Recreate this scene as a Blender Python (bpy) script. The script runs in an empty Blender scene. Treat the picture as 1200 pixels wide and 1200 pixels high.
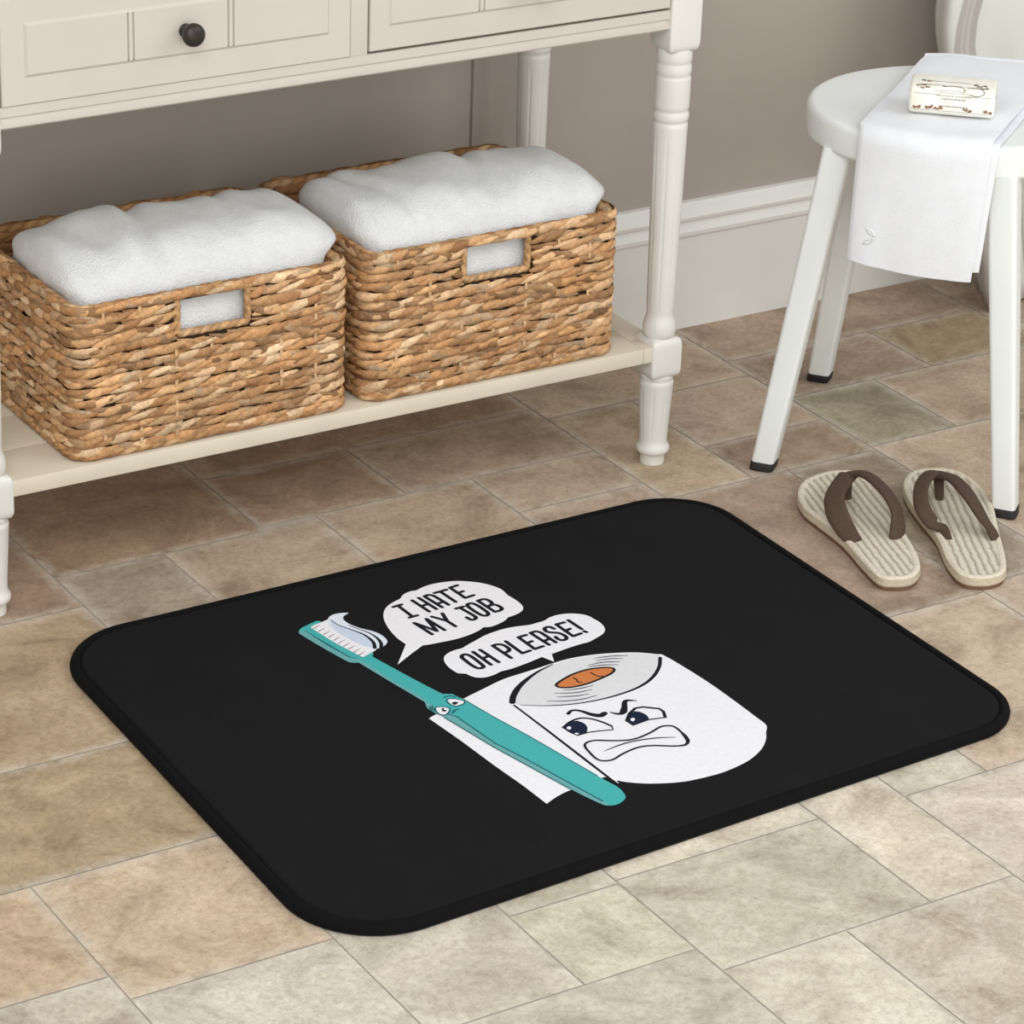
import bpy, bmesh, math, random
from mathutils import Vector, Matrix, noise
from mathutils.geometry import tessellate_polygon

PI = math.pi
SC = bpy.context.scene
COL = SC.collection
random.seed(7)

# ------------------------------------------------------------------ camera
R = ((0.84982822, -0.52604248, 0.03273074),
     (-0.19759817, -0.37556242, -0.90548762),
     (0.4886174, 0.7630414, -0.42310857))
FPX = 3761.3
CAM = Vector((0, 0, 1.6))


def ray(u, v):
    a, b = (u - 600) / FPX, (v - 600) / FPX
    return Vector([R[0][i] * a + R[1][i] * b + R[2][i] for i in range(3)])


def on_z(u, v, z=0.0):          # photo measurement -> point on a horizontal plane
    d = ray(u, v)
    return CAM + d * ((z - CAM.z) / d.z)


cam = bpy.data.cameras.new('camera')
cam.sensor_width = 36
cam.lens = 36 * FPX / 1200
cam.clip_start = 0.05
co = bpy.data.objects.new('camera', cam)
COL.objects.link(co)
M = Matrix.Identity(4)
for i in range(3):
    M[i][0] = R[0][i]
    M[i][1] = -R[1][i]
    M[i][2] = -R[2][i]
    M[i][3] = CAM[i]
co.matrix_world = M
SC.camera = co


# ------------------------------------------------------------------ materials
def lin(c):
    c = c / 255
    return c / 12.92 if c <= .04045 else ((c + .055) / 1.055) ** 2.4


def rgb(r, g, b):
    return (lin(r), lin(g), lin(b), 1)


class NT:
    def __init__(s, name, rough=.5, spec=.5):
        s.m = bpy.data.materials.new(name)
        s.m.use_nodes = True
        s.t = s.m.node_tree
        s.b = s.t.nodes['Principled BSDF']
        s.b.inputs['Roughness'].default_value = rough
        s.b.inputs['Specular IOR Level'].default_value = spec

    def n(s, typ, **kw):
        nd = s.t.nodes.new(typ)
        for k, v in kw.items():
            if k in nd.inputs:
                nd.inputs[k].default_value = v
            else:
                setattr(nd, k, v)
        return nd

    def l(s, a, ao, b, bi):
        s.t.links.new(a.outputs[ao], b.inputs[bi])

    def noise(s, scale, detail=4, rough=.55, dist=0, vec=None):
        nd = s.n('ShaderNodeTexNoise', Scale=scale, Detail=detail, Roughness=rough, Distortion=dist)
        if vec is None:
            vec = s.n('ShaderNodeTexCoord')
            s.l(vec, 'Object', nd, 'Vector')
        else:
            s.l(vec[0], vec[1], nd, 'Vector')
        return nd

    def ramp(s, src, out, stops):
        r = s.n('ShaderNodeValToRGB')
        el = r.color_ramp.elements
        while len(el) < len(stops):
            el.new(.5)
        for e, (p, c) in zip(el, stops):
            e.position = p
            e.color = c if len(c) == 4 else (*c, 1)
        s.l(src, out, r, 'Fac')
        return r

    def mix(s, mode, fac, a, b):
        m = s.n('ShaderNodeMix', data_type='RGBA', blend_type=mode)
        for val, idx in ((fac, 0), (a, 6), (b, 7)):
            if isinstance(val, tuple) and hasattr(val[0], 'outputs'):
                s.t.links.new(val[0].outputs[val[1]], m.inputs[idx])
            else:
                m.inputs[idx].default_value = val
        return m

    def bump(s, src, out, strength, dist=.002, prev=None):
        b = s.n('ShaderNodeBump', Strength=strength, Distance=dist)
        s.l(src, out, b, 'Height')
        if prev:
            s.l(prev, 'Normal', b, 'Normal')
        s.l(b, 'Normal', s.b, 'Normal')
        return b


def flat(name, c, rough=.6, var=.06, scale=60, bump=0, bscale=300, spec=.4, dist=.001):
    t = NT(name, rough, spec)
    nz = t.noise(scale)
    lo = tuple(x * (1 - var) for x in c[:3]) + (1,)
    hi = tuple(min(1, x * (1 + var)) for x in c[:3]) + (1,)
    r = t.ramp(nz, 'Fac', [(.3, lo), (.7, hi)])
    t.l(r, 'Color', t.b, 'Base Color')
    if bump:
        n2 = t.noise(bscale, 3)
        t.bump(n2, 'Fac', bump, dist)
    return t.m


M_cream = flat('cream_paint', rgb(219, 217, 210), .42, .035, 14, .08, 90)
M_drawer = flat('darker_cream_paint', rgb(200, 193, 182), .45, .03, 10, .08, 90)  # darker tone of the cream, used on drawers and apron
M_shelf = flat('shelf_paint', rgb(216, 206, 186), .5, .06, 8, .08, 60)
M_stool = flat('stool_white_paint', rgb(233, 236, 233), .36, .02, 12, .04, 60)
M_base = flat('baseboard_paint', rgb(226, 225, 219), .45, .03, 6, .05, 50)
M_wall = flat('taupe_wall_paint', rgb(168, 159, 149), .85, .04, 3, .12, 350)
M_groove = flat('dark_gap', rgb(70, 62, 54), .9, .02, 5)
M_bronze = flat('dark_bronze', rgb(44, 38, 34), .38, .15, 40, .1, 120)
M_rubber = flat('black_rubber', rgb(30, 27, 25), .6, .1, 60)
M_terry = flat('white_terry_cloth', rgb(228, 229, 228), .95, .05, 40, 1., 480, .12, .0025)
M_terry2 = flat('bright_terry_cloth', rgb(238, 240, 243), .95, .02, 40, .5, 1100, .15, .002)
M_emb = flat('grey_embroidery', rgb(222, 225, 225), .8, .03, 100)
M_black = flat('black_mat_fabric', rgb(18, 18, 19), .92, .12, 18, .35, 1600, .18, .001)
M_bind = flat('black_edge_binding', rgb(13, 13, 14), .9, .1, 60, .3, 1500, .12, .001)
M_rubberbase = flat('grey_rubber_backing', rgb(60, 60, 60), .9, .05, 60)


def pr(name, c, var=.03):
    return flat('print_' + name, rgb(*c), .9, var, 160, .12, 1500, .15, .001)


P_white = pr('white', (232, 232, 235))
P_grey = pr('pale_grey', (216, 217, 219))
P_ink = pr('ink', (24, 25, 30))
P_navy = pr('navy', (24, 34, 56))
P_teal = pr('teal', (70, 170, 168))
P_band = pr('teal_band', (104, 164, 164))
P_dteal = pr('dark_teal', (36, 100, 108))
P_orange = pr('orange_brown', (200, 122, 70))
P_paste = pr('paste_pale', (218, 226, 236))
P_paste2 = pr('paste_blue', (198, 210, 226))
P_gap = pr('bristle_gap', (150, 120, 122))


def mat_floor():
    t = NT('stone_effect_floor', .62, .3)
    at = t.n('ShaderNodeAttribute', attribute_name='Col')
    ed = t.n('ShaderNodeAttribute', attribute_name='edge')
    tc = t.n('ShaderNodeTexCoord')
    off = t.n('ShaderNodeAttribute', attribute_name='off')
    add = t.n('ShaderNodeVectorMath', operation='ADD')
    t.l(tc, 'Object', add, 0)
    t.l(off, 'Vector', add, 1)
    v = (add, 'Vector')
    # broad cloudy mottling, streaked patches, grain
    n1 = t.noise(9, 9, .68, 1.0, v)
    r1 = t.ramp(n1, 'Fac', [(.30, (.66, .63, .60)), (.48, (.95, .94, .93)), (.70, (1.2, 1.19, 1.18))])
    m1 = t.mix('MULTIPLY', 1., (at, 'Color'), (r1, 'Color'))
    n2 = t.noise(16, 8, .72, 1.6, v)
    r2 = t.ramp(n2, 'Fac', [(.38, (0, 0, 0)), (.68, (1, 1, 1))])
    warm = t.mix('MIX', (r2, 'Color'), rgb(146, 132, 120), rgb(206, 201, 190))
    m2 = t.mix('SOFT_LIGHT', .55, (m1, 2), (warm, 2))
    n3 = t.noise(150, 9, .82, .4, v)
    r3 = t.ramp(n3, 'Fac', [(.36, (.72, .69, .66)), (.52, (1.0, 1.0, 1.0)), (.68, (1.16, 1.16, 1.16))])
    m3 = t.mix('MULTIPLY', .9, (m2, 2), (r3, 'Color'))
    # worn edges: pale scumble with dark hairline
    n4 = t.noise(24, 7, .75, 1.2, v)
    mul = t.n('ShaderNodeMath', operation='MULTIPLY')
    t.l(ed, 'Fac', mul, 0)
    r4 = t.ramp(n4, 'Fac', [(.36, (0, 0, 0)), (.58, (1, 1, 1))])
    t.l(r4, 'Color', mul, 1)
    mul2 = t.n('ShaderNodeMath', operation='MULTIPLY')
    t.l(mul, 'Value', mul2, 0)
    mul2.inputs[1].default_value = .55
    m4 = t.mix('MIX', (mul2, 'Value'), (m3, 2), rgb(216, 209, 195))
    n5 = t.noise(30, 5, .7, .5, v)
    r5 = t.ramp(n5, 'Fac', [(.5, (0, 0, 0)), (.72, (1, 1, 1))])
    mul3 = t.n('ShaderNodeMath', operation='MULTIPLY')
    t.l(ed, 'Fac', mul3, 0)
    t.l(r5, 'Color', mul3, 1)
    mul4 = t.n('ShaderNodeMath', operation='MULTIPLY')
    t.l(mul3, 'Value', mul4, 0)
    mul4.inputs[1].default_value = .5
    m5 = t.mix('MIX', (mul4, 'Value'), (m4, 2), rgb(112, 96, 80))
    t.t.links.new(m5.outputs[2], t.b.inputs['Base Color'])
    b1 = t.bump(n3, 'Fac', .25, .002)
    t.bump(n2, 'Fac', .2, .004, b1)
    return t.m


M_floor = mat_floor()
M_grout = flat('floor_joint', rgb(176, 167, 152), .9, .15, 30, .3, 200)


def mat_leaf():
    t = NT('water_hyacinth_leaf', .62, .3)
    at = t.n('ShaderNodeAttribute', attribute_name='Col')
    n1 = t.noise(130, 5, .7, .8)
    r1 = t.ramp(n1, 'Fac', [(.3, (.62, .58, .54)), (.7, (1.22, 1.2, 1.16))])
    m1 = t.mix('MULTIPLY', 1., (at, 'Color'), (r1, 'Color'))
    t.t.links.new(m1.outputs[2], t.b.inputs['Base Color'])
    t.bump(n1, 'Fac', .5, .0015)
    return t.m


M_leaf = mat_leaf()
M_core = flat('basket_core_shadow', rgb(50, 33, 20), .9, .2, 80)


def mat_sole():
    t = NT('woven_jute_sole', .9, .15)
    tc = t.n('ShaderNodeTexCoord')
    ed = t.n('ShaderNodeAttribute', attribute_name='edge')
    w = t.n('ShaderNodeTexWave', wave_type='BANDS', bands_direction='X', Scale=34, Distortion=1.6, Detail=2)
    w.inputs['Detail Scale'].default_value = 1.5
    t.l(tc, 'Object', w, 'Vector')
    w2 = t.n('ShaderNodeTexWave', wave_type='BANDS', bands_direction='Y', Scale=120, Distortion=2.0)
    t.l(tc, 'Object', w2, 'Vector')
    r = t.ramp(w, 'Fac', [(.0, rgb(172, 160, 142)), (.3, rgb(206, 197, 180)), (1, rgb(222, 215, 200))])
    m = t.mix('MIX', (ed, 'Fac'), (r, 'Color'), rgb(222, 213, 195))
    n = t.noise(300, 3)
    rn = t.ramp(n, 'Fac', [(.3, (.86, .85, .83)), (.7, (1.06, 1.06, 1.05))])
    m2 = t.mix('MULTIPLY', 1., (m, 2), (rn, 'Color'))
    t.t.links.new(m2.outputs[2], t.b.inputs['Base Color'])
    b = t.bump(w, 'Fac', .5, .0016)
    b2 = t.bump(w2, 'Fac', .3, .0015, b)
    t.bump(n, 'Fac', .4, .0015, b2)
    return t.m


M_sole = mat_sole()
M_soleside = flat('jute_sole_edge', rgb(196, 184, 160), .9, .12, 250, .6, 400)
M_outsole = flat('brown_outsole', rgb(112, 84, 62), .8, .1, 100)
M_strap = flat('brown_canvas_strap', rgb(78, 60, 48), .85, .14, 260, .6, 900)


def mat_curtain():
    t = NT('striped_linen', .9, .15)
    st = t.n('ShaderNodeAttribute', attribute_name='uu')
    r = t.ramp(st, 'Fac', [(0, rgb(214, 215, 208)), (.999, rgb(214, 215, 208))])
    el = r.color_ramp.elements
    base = rgb(216, 217, 210)
    st1 = rgb(178, 173, 168)
    st2 = rgb(196, 190, 186)
    r.color_ramp.interpolation = 'LINEAR'
    cuts = [(0, base), (.118, base), (.124, st1), (.148, st1), (.154, st2), (.168, st1), (.190, st2), (.208, st1),
            (.246, st1), (.252, base), (.55, base), (.556, st1), (.60, st2), (.62, st1), (.66, st1), (.666, base)]
    while len(el) < len(cuts):
        el.new(.5)
    for e, (p, c) in zip(el, cuts):
        e.position = p
        e.color = c
    t.l(r, 'Color', t.b, 'Base Color')
    n = t.noise(500, 3)
    t.bump(n, 'Fac', .2, .001)
    return t.m


M_curtain = mat_curtain()


def mat_paper():
    t = NT('printed_soap_paper', .55, .3)
    n = t.noise(55, 4)
    r = t.ramp(n, 'Fac', [(.35, rgb(236, 232, 216)), (.65, rgb(246, 245, 238))])
    t.l(r, 'Color', t.b, 'Base Color')
    return t.m


M_paper = mat_paper()
M_pbrown = flat('print_brown', rgb(140, 96, 66), .7, .2, 200)
M_polive = flat('print_olive', rgb(112, 104, 76), .7, .2, 200)
M_pgrey = flat('print_grey', rgb(150, 148, 136), .7, .1, 200)
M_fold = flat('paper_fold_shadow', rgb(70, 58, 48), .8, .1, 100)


# ------------------------------------------------------------------ builders
class MB:
    def __init__(s):
        s.v, s.f, s.mi, s.c, s.a = [], [], [], [], {}

    def add(s, vs, fs, mi=0, col=(1, 1, 1), **attr):
        o = len(s.v)
        s.v += [tuple(p) for p in vs]
        s.f += [tuple(i + o for i in f) for f in fs]
        s.mi += [mi] * len(fs)
        s.c += [col] * len(vs) if not isinstance(col, list) else col
        for k, val in attr.items():
            d = s.a.setdefault(k, {})
            for i in range(len(vs)):
                d[o + i] = val[i] if isinstance(val, list) else val

    def build(s, name, mats, parent=None, smooth=True, colors=False, sharp=None, loc=None):
        me = bpy.data.meshes.new(name)
        me.from_pydata(s.v, [], s.f)
        mats = mats if isinstance(mats, (list, tuple)) else [mats]
        for m in mats:
            me.materials.append(m)
        me.polygons.foreach_set('material_index', s.mi)
        me.polygons.foreach_set('use_smooth', [smooth] * len(s.f))
        if colors:
            at = me.color_attributes.new('Col', 'FLOAT_COLOR', 'POINT')
            at.data.foreach_set('color', [x for c in s.c for x in (*c[:3], 1)])
        for k, d in s.a.items():
            any_v = next(iter(d.values()))
            if isinstance(any_v, (tuple, list, Vector)):
                at = me.attributes.new(k, 'FLOAT_VECTOR', 'POINT')
                at.data.foreach_set('vector', [x for i in range(len(s.v)) for x in d.get(i, (0, 0, 0))])
            else:
                at = me.attributes.new(k, 'FLOAT', 'POINT')
                at.data.foreach_set('value', [d.get(i, 0.) for i in range(len(s.v))])
        me.update()
        if smooth and sharp:
            bm = bmesh.new()
            bm.from_mesh(me)
            for e in bm.edges:
                if len(e.link_faces) == 2 and e.calc_face_angle(0) > sharp:
                    e.smooth = False
            bm.to_mesh(me)
            bm.free()
        o = bpy.data.objects.new(name, me)
        COL.objects.link(o)
        if parent:
            o.parent = parent
        return o

    # ---- shapes
    def box(s, x0, x1, y0, y1, z0, z1, mi=0, bev=0.0):
        bm = bmesh.new()
        bmesh.ops.create_cube(bm, size=1)
        for v in bm.verts:
            v.co = Vector((x0 + (v.co.x + .5) * (x1 - x0), y0 + (v.co.y + .5) * (y1 - y0), z0 + (v.co.z + .5) * (z1 - z0)))
        if bev:
            bmesh.ops.bevel(bm, geom=bm.edges[:], offset=bev, segments=2, affect='EDGES', profile=.6)
        s.from_bm(bm, mi)

    def from_bm(s, bm, mi=0):
        bm.verts.index_update()
        s.add([v.co.copy() for v in bm.verts], [tuple(v.index for v in f.verts) for f in bm.faces], mi)
        bm.free()

    def rings(s, rings, mi=0, cap0=True, cap1=True, closed=True, col=(1, 1, 1), **attr):
        n = len(rings[0])
        vs = [p for r in rings for p in r]
        fs = []
        for i in range(len(rings) - 1):
            for j in range(n if closed else n - 1):
                k = (j + 1) % n
                fs.append((i * n + j, i * n + k, (i + 1) * n + k, (i + 1) * n + j))
        if closed and cap0:
            fs.append(tuple(range(n - 1, -1, -1)))
        if closed and cap1:
            fs.append(tuple((len(rings) - 1) * n + j for j in range(n)))
        s.add(vs, fs, mi, col, **attr)

    def lathe(s, cx, cy, prof, seg=48, mi=0, mod=None, axis='z'):
        rs = []
        for r, z in prof:
            ring = []
            for k in range(seg):
                a = 2 * PI * k / seg
                rr = r if not mod else r - mod(a, z)
                if axis == 'z':
                    ring.append((cx + rr * math.cos(a), cy + rr * math.sin(a), z))
                else:                                    # along -y, cx = (x, z) centre, cy = y origin
                    ring.append((cx[0] + rr * math.cos(a), cy - z, cx[1] + rr * math.sin(a)))
            rs.append(ring)
        s.rings(rs, mi)

    def extrude_x(s, prof, x0, x1, mi=0):                # prof: list of (y, z), closed
        s.rings([[(x0, y, z) for y, z in prof], [(x1, y, z) for y, z in prof]], mi)


def rrect(cx, cy, hx, hy, r, n=5):
    pts = []
    for sx, sy, a0 in ((1, 1, 0), (-1, 1, 90), (-1, -1, 180), (1, -1, 270)):
        for k in range(n + 1):
            a = math.radians(a0 + 90 * k / n)
            pts.append((cx + sx * (hx - r) + r * math.cos(a), cy + sy * (hy - r) + r * math.sin(a)))
    return pts


def catmull(pts, n=6, closed=False):
    P = [Vector(p) for p in pts]
    L = len(P)
    out = []
    for i in range(L if closed else L - 1):
        if closed:
            a, b, c, d = P[(i - 1) % L], P[i], P[(i + 1) % L], P[(i + 2) % L]
        else:
            b, c = P[i], P[i + 1]
            a = P[i - 1] if i else b * 2 - c
            d = P[i + 2] if i + 2 < L else c * 2 - b
        for k in range(n):
            t = k / n
            out.append(.5 * ((2 * b) + (c - a) * t + (2 * a - 5 * b + 4 * c - d) * t * t + (3 * b - a - 3 * c + d) * t ** 3))
    if not closed:
        out.append(P[-1])
    return out


def empty(name, loc, label, cat, group=None, rz=0):
    o = bpy.data.objects.new(name, None)
    o.empty_display_size = .05
    COL.objects.link(o)
    o.location = loc
    o.rotation_euler = (0, 0, rz)
    o['label'] = label
    o['category'] = cat
    if group:
        o['group'] = group
    return o


def tag(o, label, cat, group=None):
    o['label'] = label
    o['category'] = cat
    if group:
        o['group'] = group
    return o


def struct(o):
    o['kind'] = 'structure'
    return o


# ------------------------------------------------------------------ floor
WY = 3.294      # wall face
BY = 3.276      # baseboard face
TILES = [
    (1.50, 1.741, 1.962, 2.138, 'grn'), (1.741, 1.842, 1.962, 2.30, 'pale'), (1.842, 2.10, 1.90, 2.132, 'pale'),
    (1.842, 1.948, 2.132, 2.40, 'pale'), (1.948, 2.209, 2.132, 2.455, 'tan'), (1.378, 1.50, 2.003, 2.132, 'grey'),
    (1.218, 1.378, 2.003, 2.30, 'grey'), (1.013, 1.218, 2.0, 2.178, 'grn'), (1.013, 1.218, 2.178, 2.392, 'rose'),
    (.75, 1.013, 2.22, 2.392, 'rose'), (.75, 1.013, 2.0, 2.22, 'grn'), (.75, 1.302, 2.392, 2.60, 'warm'),
    (.75, 1.302, 2.60, 2.897, 'warm'), (.75, 1.302, 2.897, 3.30, 'umber'), (1.302, 1.437, 2.60, 2.975, 'grey2'),
    (1.437, 1.638, 2.60, 2.975, 'tan2'), (1.638, 1.853, 2.60, 2.986, 'tan2'), (1.853, 2.031, 2.88, 2.99, 'umber2'),
    (1.853, 2.031, 2.60, 2.88, 'tan'), (1.302, 1.565, 2.975, 3.30, 'umber'), (1.565, 1.762, 2.986, 3.135, 'umber'),
    (1.762, 2.031, 2.990, 3.135, 'umber2'), (1.565, 2.031, 3.135, 3.30, 'umber'), (2.031, 2.158, 2.83, 3.10, 'tan2'),
    (2.158, 2.344, 2.937, 3.10, 'tan'), (2.158, 2.344, 2.83, 2.937, 'rose2'), (2.031, 2.344, 3.10, 3.30, 'tan'),
    (2.344, 2.482, 2.84, 3.013, 'sage'), (2.482, 2.76, 2.84, 3.013, 'tan'), (2.344, 2.579, 3.013, 3.15, 'rose2'),
    (2.579, 2.76, 3.013, 3.15, 'warm2'), (2.344, 2.76, 3.15, 3.30, 'rose2'), (2.76, 3.10, 3.08, 3.30, 'umber2'),
    (2.76, 3.10, 2.84, 3.08, 'tan'), (2.031, 2.209, 2.455, 2.83, 'rose2'), (2.209, 2.344, 2.47, 2.83, 'sage2'),
    (2.344, 2.62, 2.47, 2.84, 'tan'), (2.62, 3.10, 2.40, 2.84, 'tan'), (2.209, 2.62, 2.132, 2.47, 'tan'),
    (2.10, 2.62, 1.60, 2.132, 'pale'), (2.62, 3.10, 1.60, 2.40, 'pale'), (1.218, 1.50, 1.60, 2.003, 'grey'),
    (1.50, 1.64, 1.60, 1.962, 'pale'), (1.64, 1.842, 1.60, 1.962, 'grn'), (1.842, 2.10, 1.60, 1.90, 'grn'),
    (.75, 1.218, 1.60, 2.0, 'grn'), (1.302, 1.842, 2.30, 2.60, 'tan'), (1.50, 1.741, 2.138, 2.30, 'pale'),
    (1.218, 1.302, 2.30, 2.392, 'tan'), (1.378, 1.50, 2.132, 2.30, 'grey'),
    (1.842, 1.948, 2.40, 2.60, 'tan'), (1.948, 2.031, 2.455, 2.60, 'tan'), 
]
TCOL = dict(pale=(212, 205, 190), grn=(203, 198, 184), grey=(202, 197, 183), tan=(196, 180, 161), tan2=(190, 175, 154),
            rose=(200, 181, 159), rose2=(174, 156, 141), warm=(187, 169, 143), warm2=(178, 161, 136), umber=(176, 155, 134),
            umber2=(190, 174, 156), grey2=(174, 163, 147), sage=(166, 158, 142), sage2=(166, 156, 142))
f = MB()
f.add([(-1.2, -.3, -.0006), (5, -.3, -.0006), (5, 3.3, -.0006), (-1.2, 3.3, -.0006)], [(0, 1, 2, 3)], 1)
rt = random.Random(3)
more = []
for x in range(-4, 3):
    for y in range(-1, 9):
        X0, Y0 = -1.2 + (x + 4) * .32, -.3 + (y + 1) * .36
        if x < 2:
            more.append((X0, min(X0 + .32, .75), Y0, min(Y0 + .36, 3.30), 'warm'))
for x in range(8):
    X0 = .75 + x * .30
    for y in range(6):
        if X0 < 3.1:
            more.append((X0, min(X0 + .30, 3.10), -.3 + y * .3167, -.3 + (y + 1) * .3167, 'pale'))
for x in range(6):
    X0 = 3.1 + x * .317
    for y in range(10):
        more.append((X0, X0 + .317, -.3 + y * .36, -.3 + (y + 1) * .36, 'tan'))
for (x0, x1, y0, y1, cn) in TILES + more:
    if x1 - x0 < .02 or y1 - y0 < .02:
        continue
    c = rgb(*TCOL[cn])
    k = rt.uniform(.93, 1.07)
    c = (c[0] * k, c[1] * k * rt.uniform(.98, 1.02), c[2] * k * rt.uniform(.96, 1.04))
    g = .0009
    e = .015
    tz = rt.uniform(0, .00012)
    vs, ed = [], []
    for d, ev in ((g, 1.), (g + .003, .9), (g + e, .0)):
        vs += [(x0 + d, y0 + d, tz), (x1 - d, y0 + d, tz), (x1 - d, y1 - d, tz), (x0 + d, y1 - d, tz)]
        ed += [ev] * 4
    fs = [(8, 9, 10, 11)]
    for b in (0, 4):
        for j in range(4):
            q = (j + 1) % 4
            fs.append((b + j, b + q, b + 4 + q, b + 4 + j))
    off = (rt.uniform(-9, 9), rt.uniform(-9, 9), rt.uniform(-9, 9))
    f.add(vs, fs, 0, c, edge=ed, off=off)
struct(f.build('floor', [M_floor, M_grout], smooth=False, colors=True))

# ------------------------------------------------------------------ wall and baseboard
w = MB()
gx = 2.027
prof = [(-1.2, WY), (gx - .0022, WY), (gx - .0006, WY + .004), (gx + .0006, WY + .004), (gx + .0022, WY), (5, WY), (5, WY + .1), (-1.2, WY + .1)]
w.rings([[(x, y, -.02) for x, y in prof], [(x, y, 2.4) for x, y in prof]])
struct(w.build('wall_back', M_wall, smooth=False))
b = MB()
pf = [(WY, 0), (BY, 0), (BY, .130), (BY + .0015, .132), (BY - .004, .1335), (BY - .0045, .139), (BY - .002, .143),
      (BY + .002, .147), (BY + .0025, .151), (BY - .001, .1535), (BY - .002, .158), (BY + .001, .162), (BY + .006, .167), (BY + .008, .172),
      (BY + .010, .1755), (WY, .176)]
b.extrude_x(pf, -1.2, 5)
struct(b.build('baseboard_back', M_base, smooth=False))

# ------------------------------------------------------------------ console table
CX, CY = 1.635, 3.08
con = empty('console_table', (CX, CY, 0), 'cream wooden console table with two drawers, turned legs and a low shelf holding two baskets', 'table')
LX = (1.2085, 2.0765)
LY = (2.9302, 3.2300)


def flute(a, z):
    g = abs((((a + .35) * 8 / (2 * PI)) % 1) - .5) * 2    # 1 between flutes
    d = max(0, 1 - g / .2)
    if .205 < z < .425:
        return .0012 * d * min(1, (z - .205) / .012, (.425 - z) / .012)
    if .040 < z < .098:
        return .0012 * d * min(1, (z - .040) / .01, (.098 - z) / .01)
    return 0


def make_leg():
    m = MB()
    prof = [(.0105, 0), (.0148, .0005), (.0152, .003), (.0150, .012), (.0165, .0145), (.0198, .0165), (.0205, .0205), (.0195, .0245), (.0172, .027),
            (.0170, .033), (.0172, .040), (.0180, .055), (.0190, .072), (.0200, .088), (.0205, .098), (.0208, .104), (.0212, .108), (.0205, .1095),
            (.0196, .111), (.0200, .1135), (.0208, .116), (.0200, .119)]
    m.lathe(0, 0, prof, 96, mod=flute)
    # square block with rounded shoulders
    rs = []
    for h, z in ((.0165, .1165), (.0195, .1185), (.0212, .1225), (.0215, .128), (.0215, .156), (.0212, .161), (.0198, .1650), (.0170, .1672)):
        rs.append([(x, y, z) for x, y in rrect(0, 0, h, h, .003, 3)])
    m.rings(rs)
    prof = [(.0165, .166), (.0186, .168), (.0200, .1725), (.0203, .178), (.0196, .184), (.0180, .189), (.0166, .193), (.0164, .199), (.0168, .205),
            (.0172, .230), (.0180, .280), (.0188, .340), (.0194, .390), (.0199, .418), (.0201, .425), (.0203, .430), (.0200, .4345), (.0190, .4355), (.0190, .437),
            (.0206, .439), (.0211, .443), (.0206, .4475), (.0194, .449), (.0194, .451), (.0206, .453), (.0208, .457), (.0209, .470), (.0209, .488),
            (.0207, .4905), (.0198, .492), (.0198, .4935), (.0208, .495), (.0211, .500), (.0207, .505), (.0198, .507), (.0198, .5085), (.0208, .510),
            (.0211, .515), (.0207, .521), (.0200, .525)]
    m.lathe(0, 0, prof, 96, mod=flute)
    rs = []
    for h, z in ((.0180, .5235), (.0200, .526), (.0212, .530), (.0215, .536), (.0215, .740)):
        rs.append([(x, y, z) for x, y in rrect(0, 0, h, h, .0025, 3)])
    m.rings(rs)
    return m


leg0 = None
for iy, ly in enumerate(LY):
    for lx in LX:
        if leg0 is None:
            lg = make_leg().build('leg', M_cream, con, sharp=math.radians(50))
            leg0 = lg
        else:
            lg = leg0.copy()
            COL.objects.link(lg)
            lg.parent = con
        lg.location = (lx - CX, ly - CY, 0)


def cpart(m, name, mat, parent=con, sharp=.6):
    m.v = [(x - CX, y - CY, z) for x, y, z in m.v]
    return m.build(name, mat, parent, sharp=sharp)


XL, XR = LX[0] + .0215, LX[1] - .0215      # inner faces of the posts
m = MB()                                    # shelf: long boards + end cleats
m.box(XL - .03, XR - .012, 2.911, 2.990, .1415, .1605, 0, .002)
m.box(XL - .03, XR - .012, 2.9905, 3.075, .1415, .1605, 0, .0015)
m.box(XL - .03, XR - .012, 3.0755, 3.16, .1415, .1605, 0, .0015)
m.box(XL - .03, XR - .012, 3.1605, 3.245, .1415, .1605, 0, .0015)
m.box(XR - .0112, XR + .022, 2.9455, 3.215, .1395, .1605, 0, .0015)
m.box(XR - .012, XR + .002, 2.911, 2.9452, .1415, .1605, 0, .0015)
m.box(XL - .036, XL - .030, 2.9455, 3.215, .1395, .1605, 0, .0015)
cpart(m, 'shelf', M_shelf)
m = MB()                                    # moulded apron rail
yf = 2.9125
m.extrude_x([(yf + .02, .552), (yf + .001, .552), (yf - .001, .554), (yf - .001, .558), (yf + .002, .560), (yf + .002, .563), (yf, .565), (yf, .5755), (yf + .02, .5755)], XL - .004, XR + .004)
m.box(1.6375, 1.6585, yf, yf + .02, .5755, .70, 0, .0008)
m.box(XL - .002, XR + .002, yf, yf + .02, .690, .740, 0, .0008)
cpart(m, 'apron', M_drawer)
for sx in (LX[0], LX[1]):
    m = MB()
    m.box(sx - .012, sx + .012, LY[0] + .018, LY[1] - .018, .552, .740, 0, .001)
    cpart(m, 'side_panel', M_cream)
m = MB()
m.box(XL - .002, XR + .002, LY[1] - .004, LY[1] + .012, .552, .740, 0, .001)
m.box(XL, XR, LY[0] + .012, LY[1] - .01, .556, .562, 0)
cpart(m, 'back_panel', M_cream)
m = MB()
m.box(LX[0] - .045, LX[1] + .045, LY[0] - .045, LY[1] + .035, .740, .764, 0, .005)
cpart(m, 'table_top', M_cream)


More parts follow.
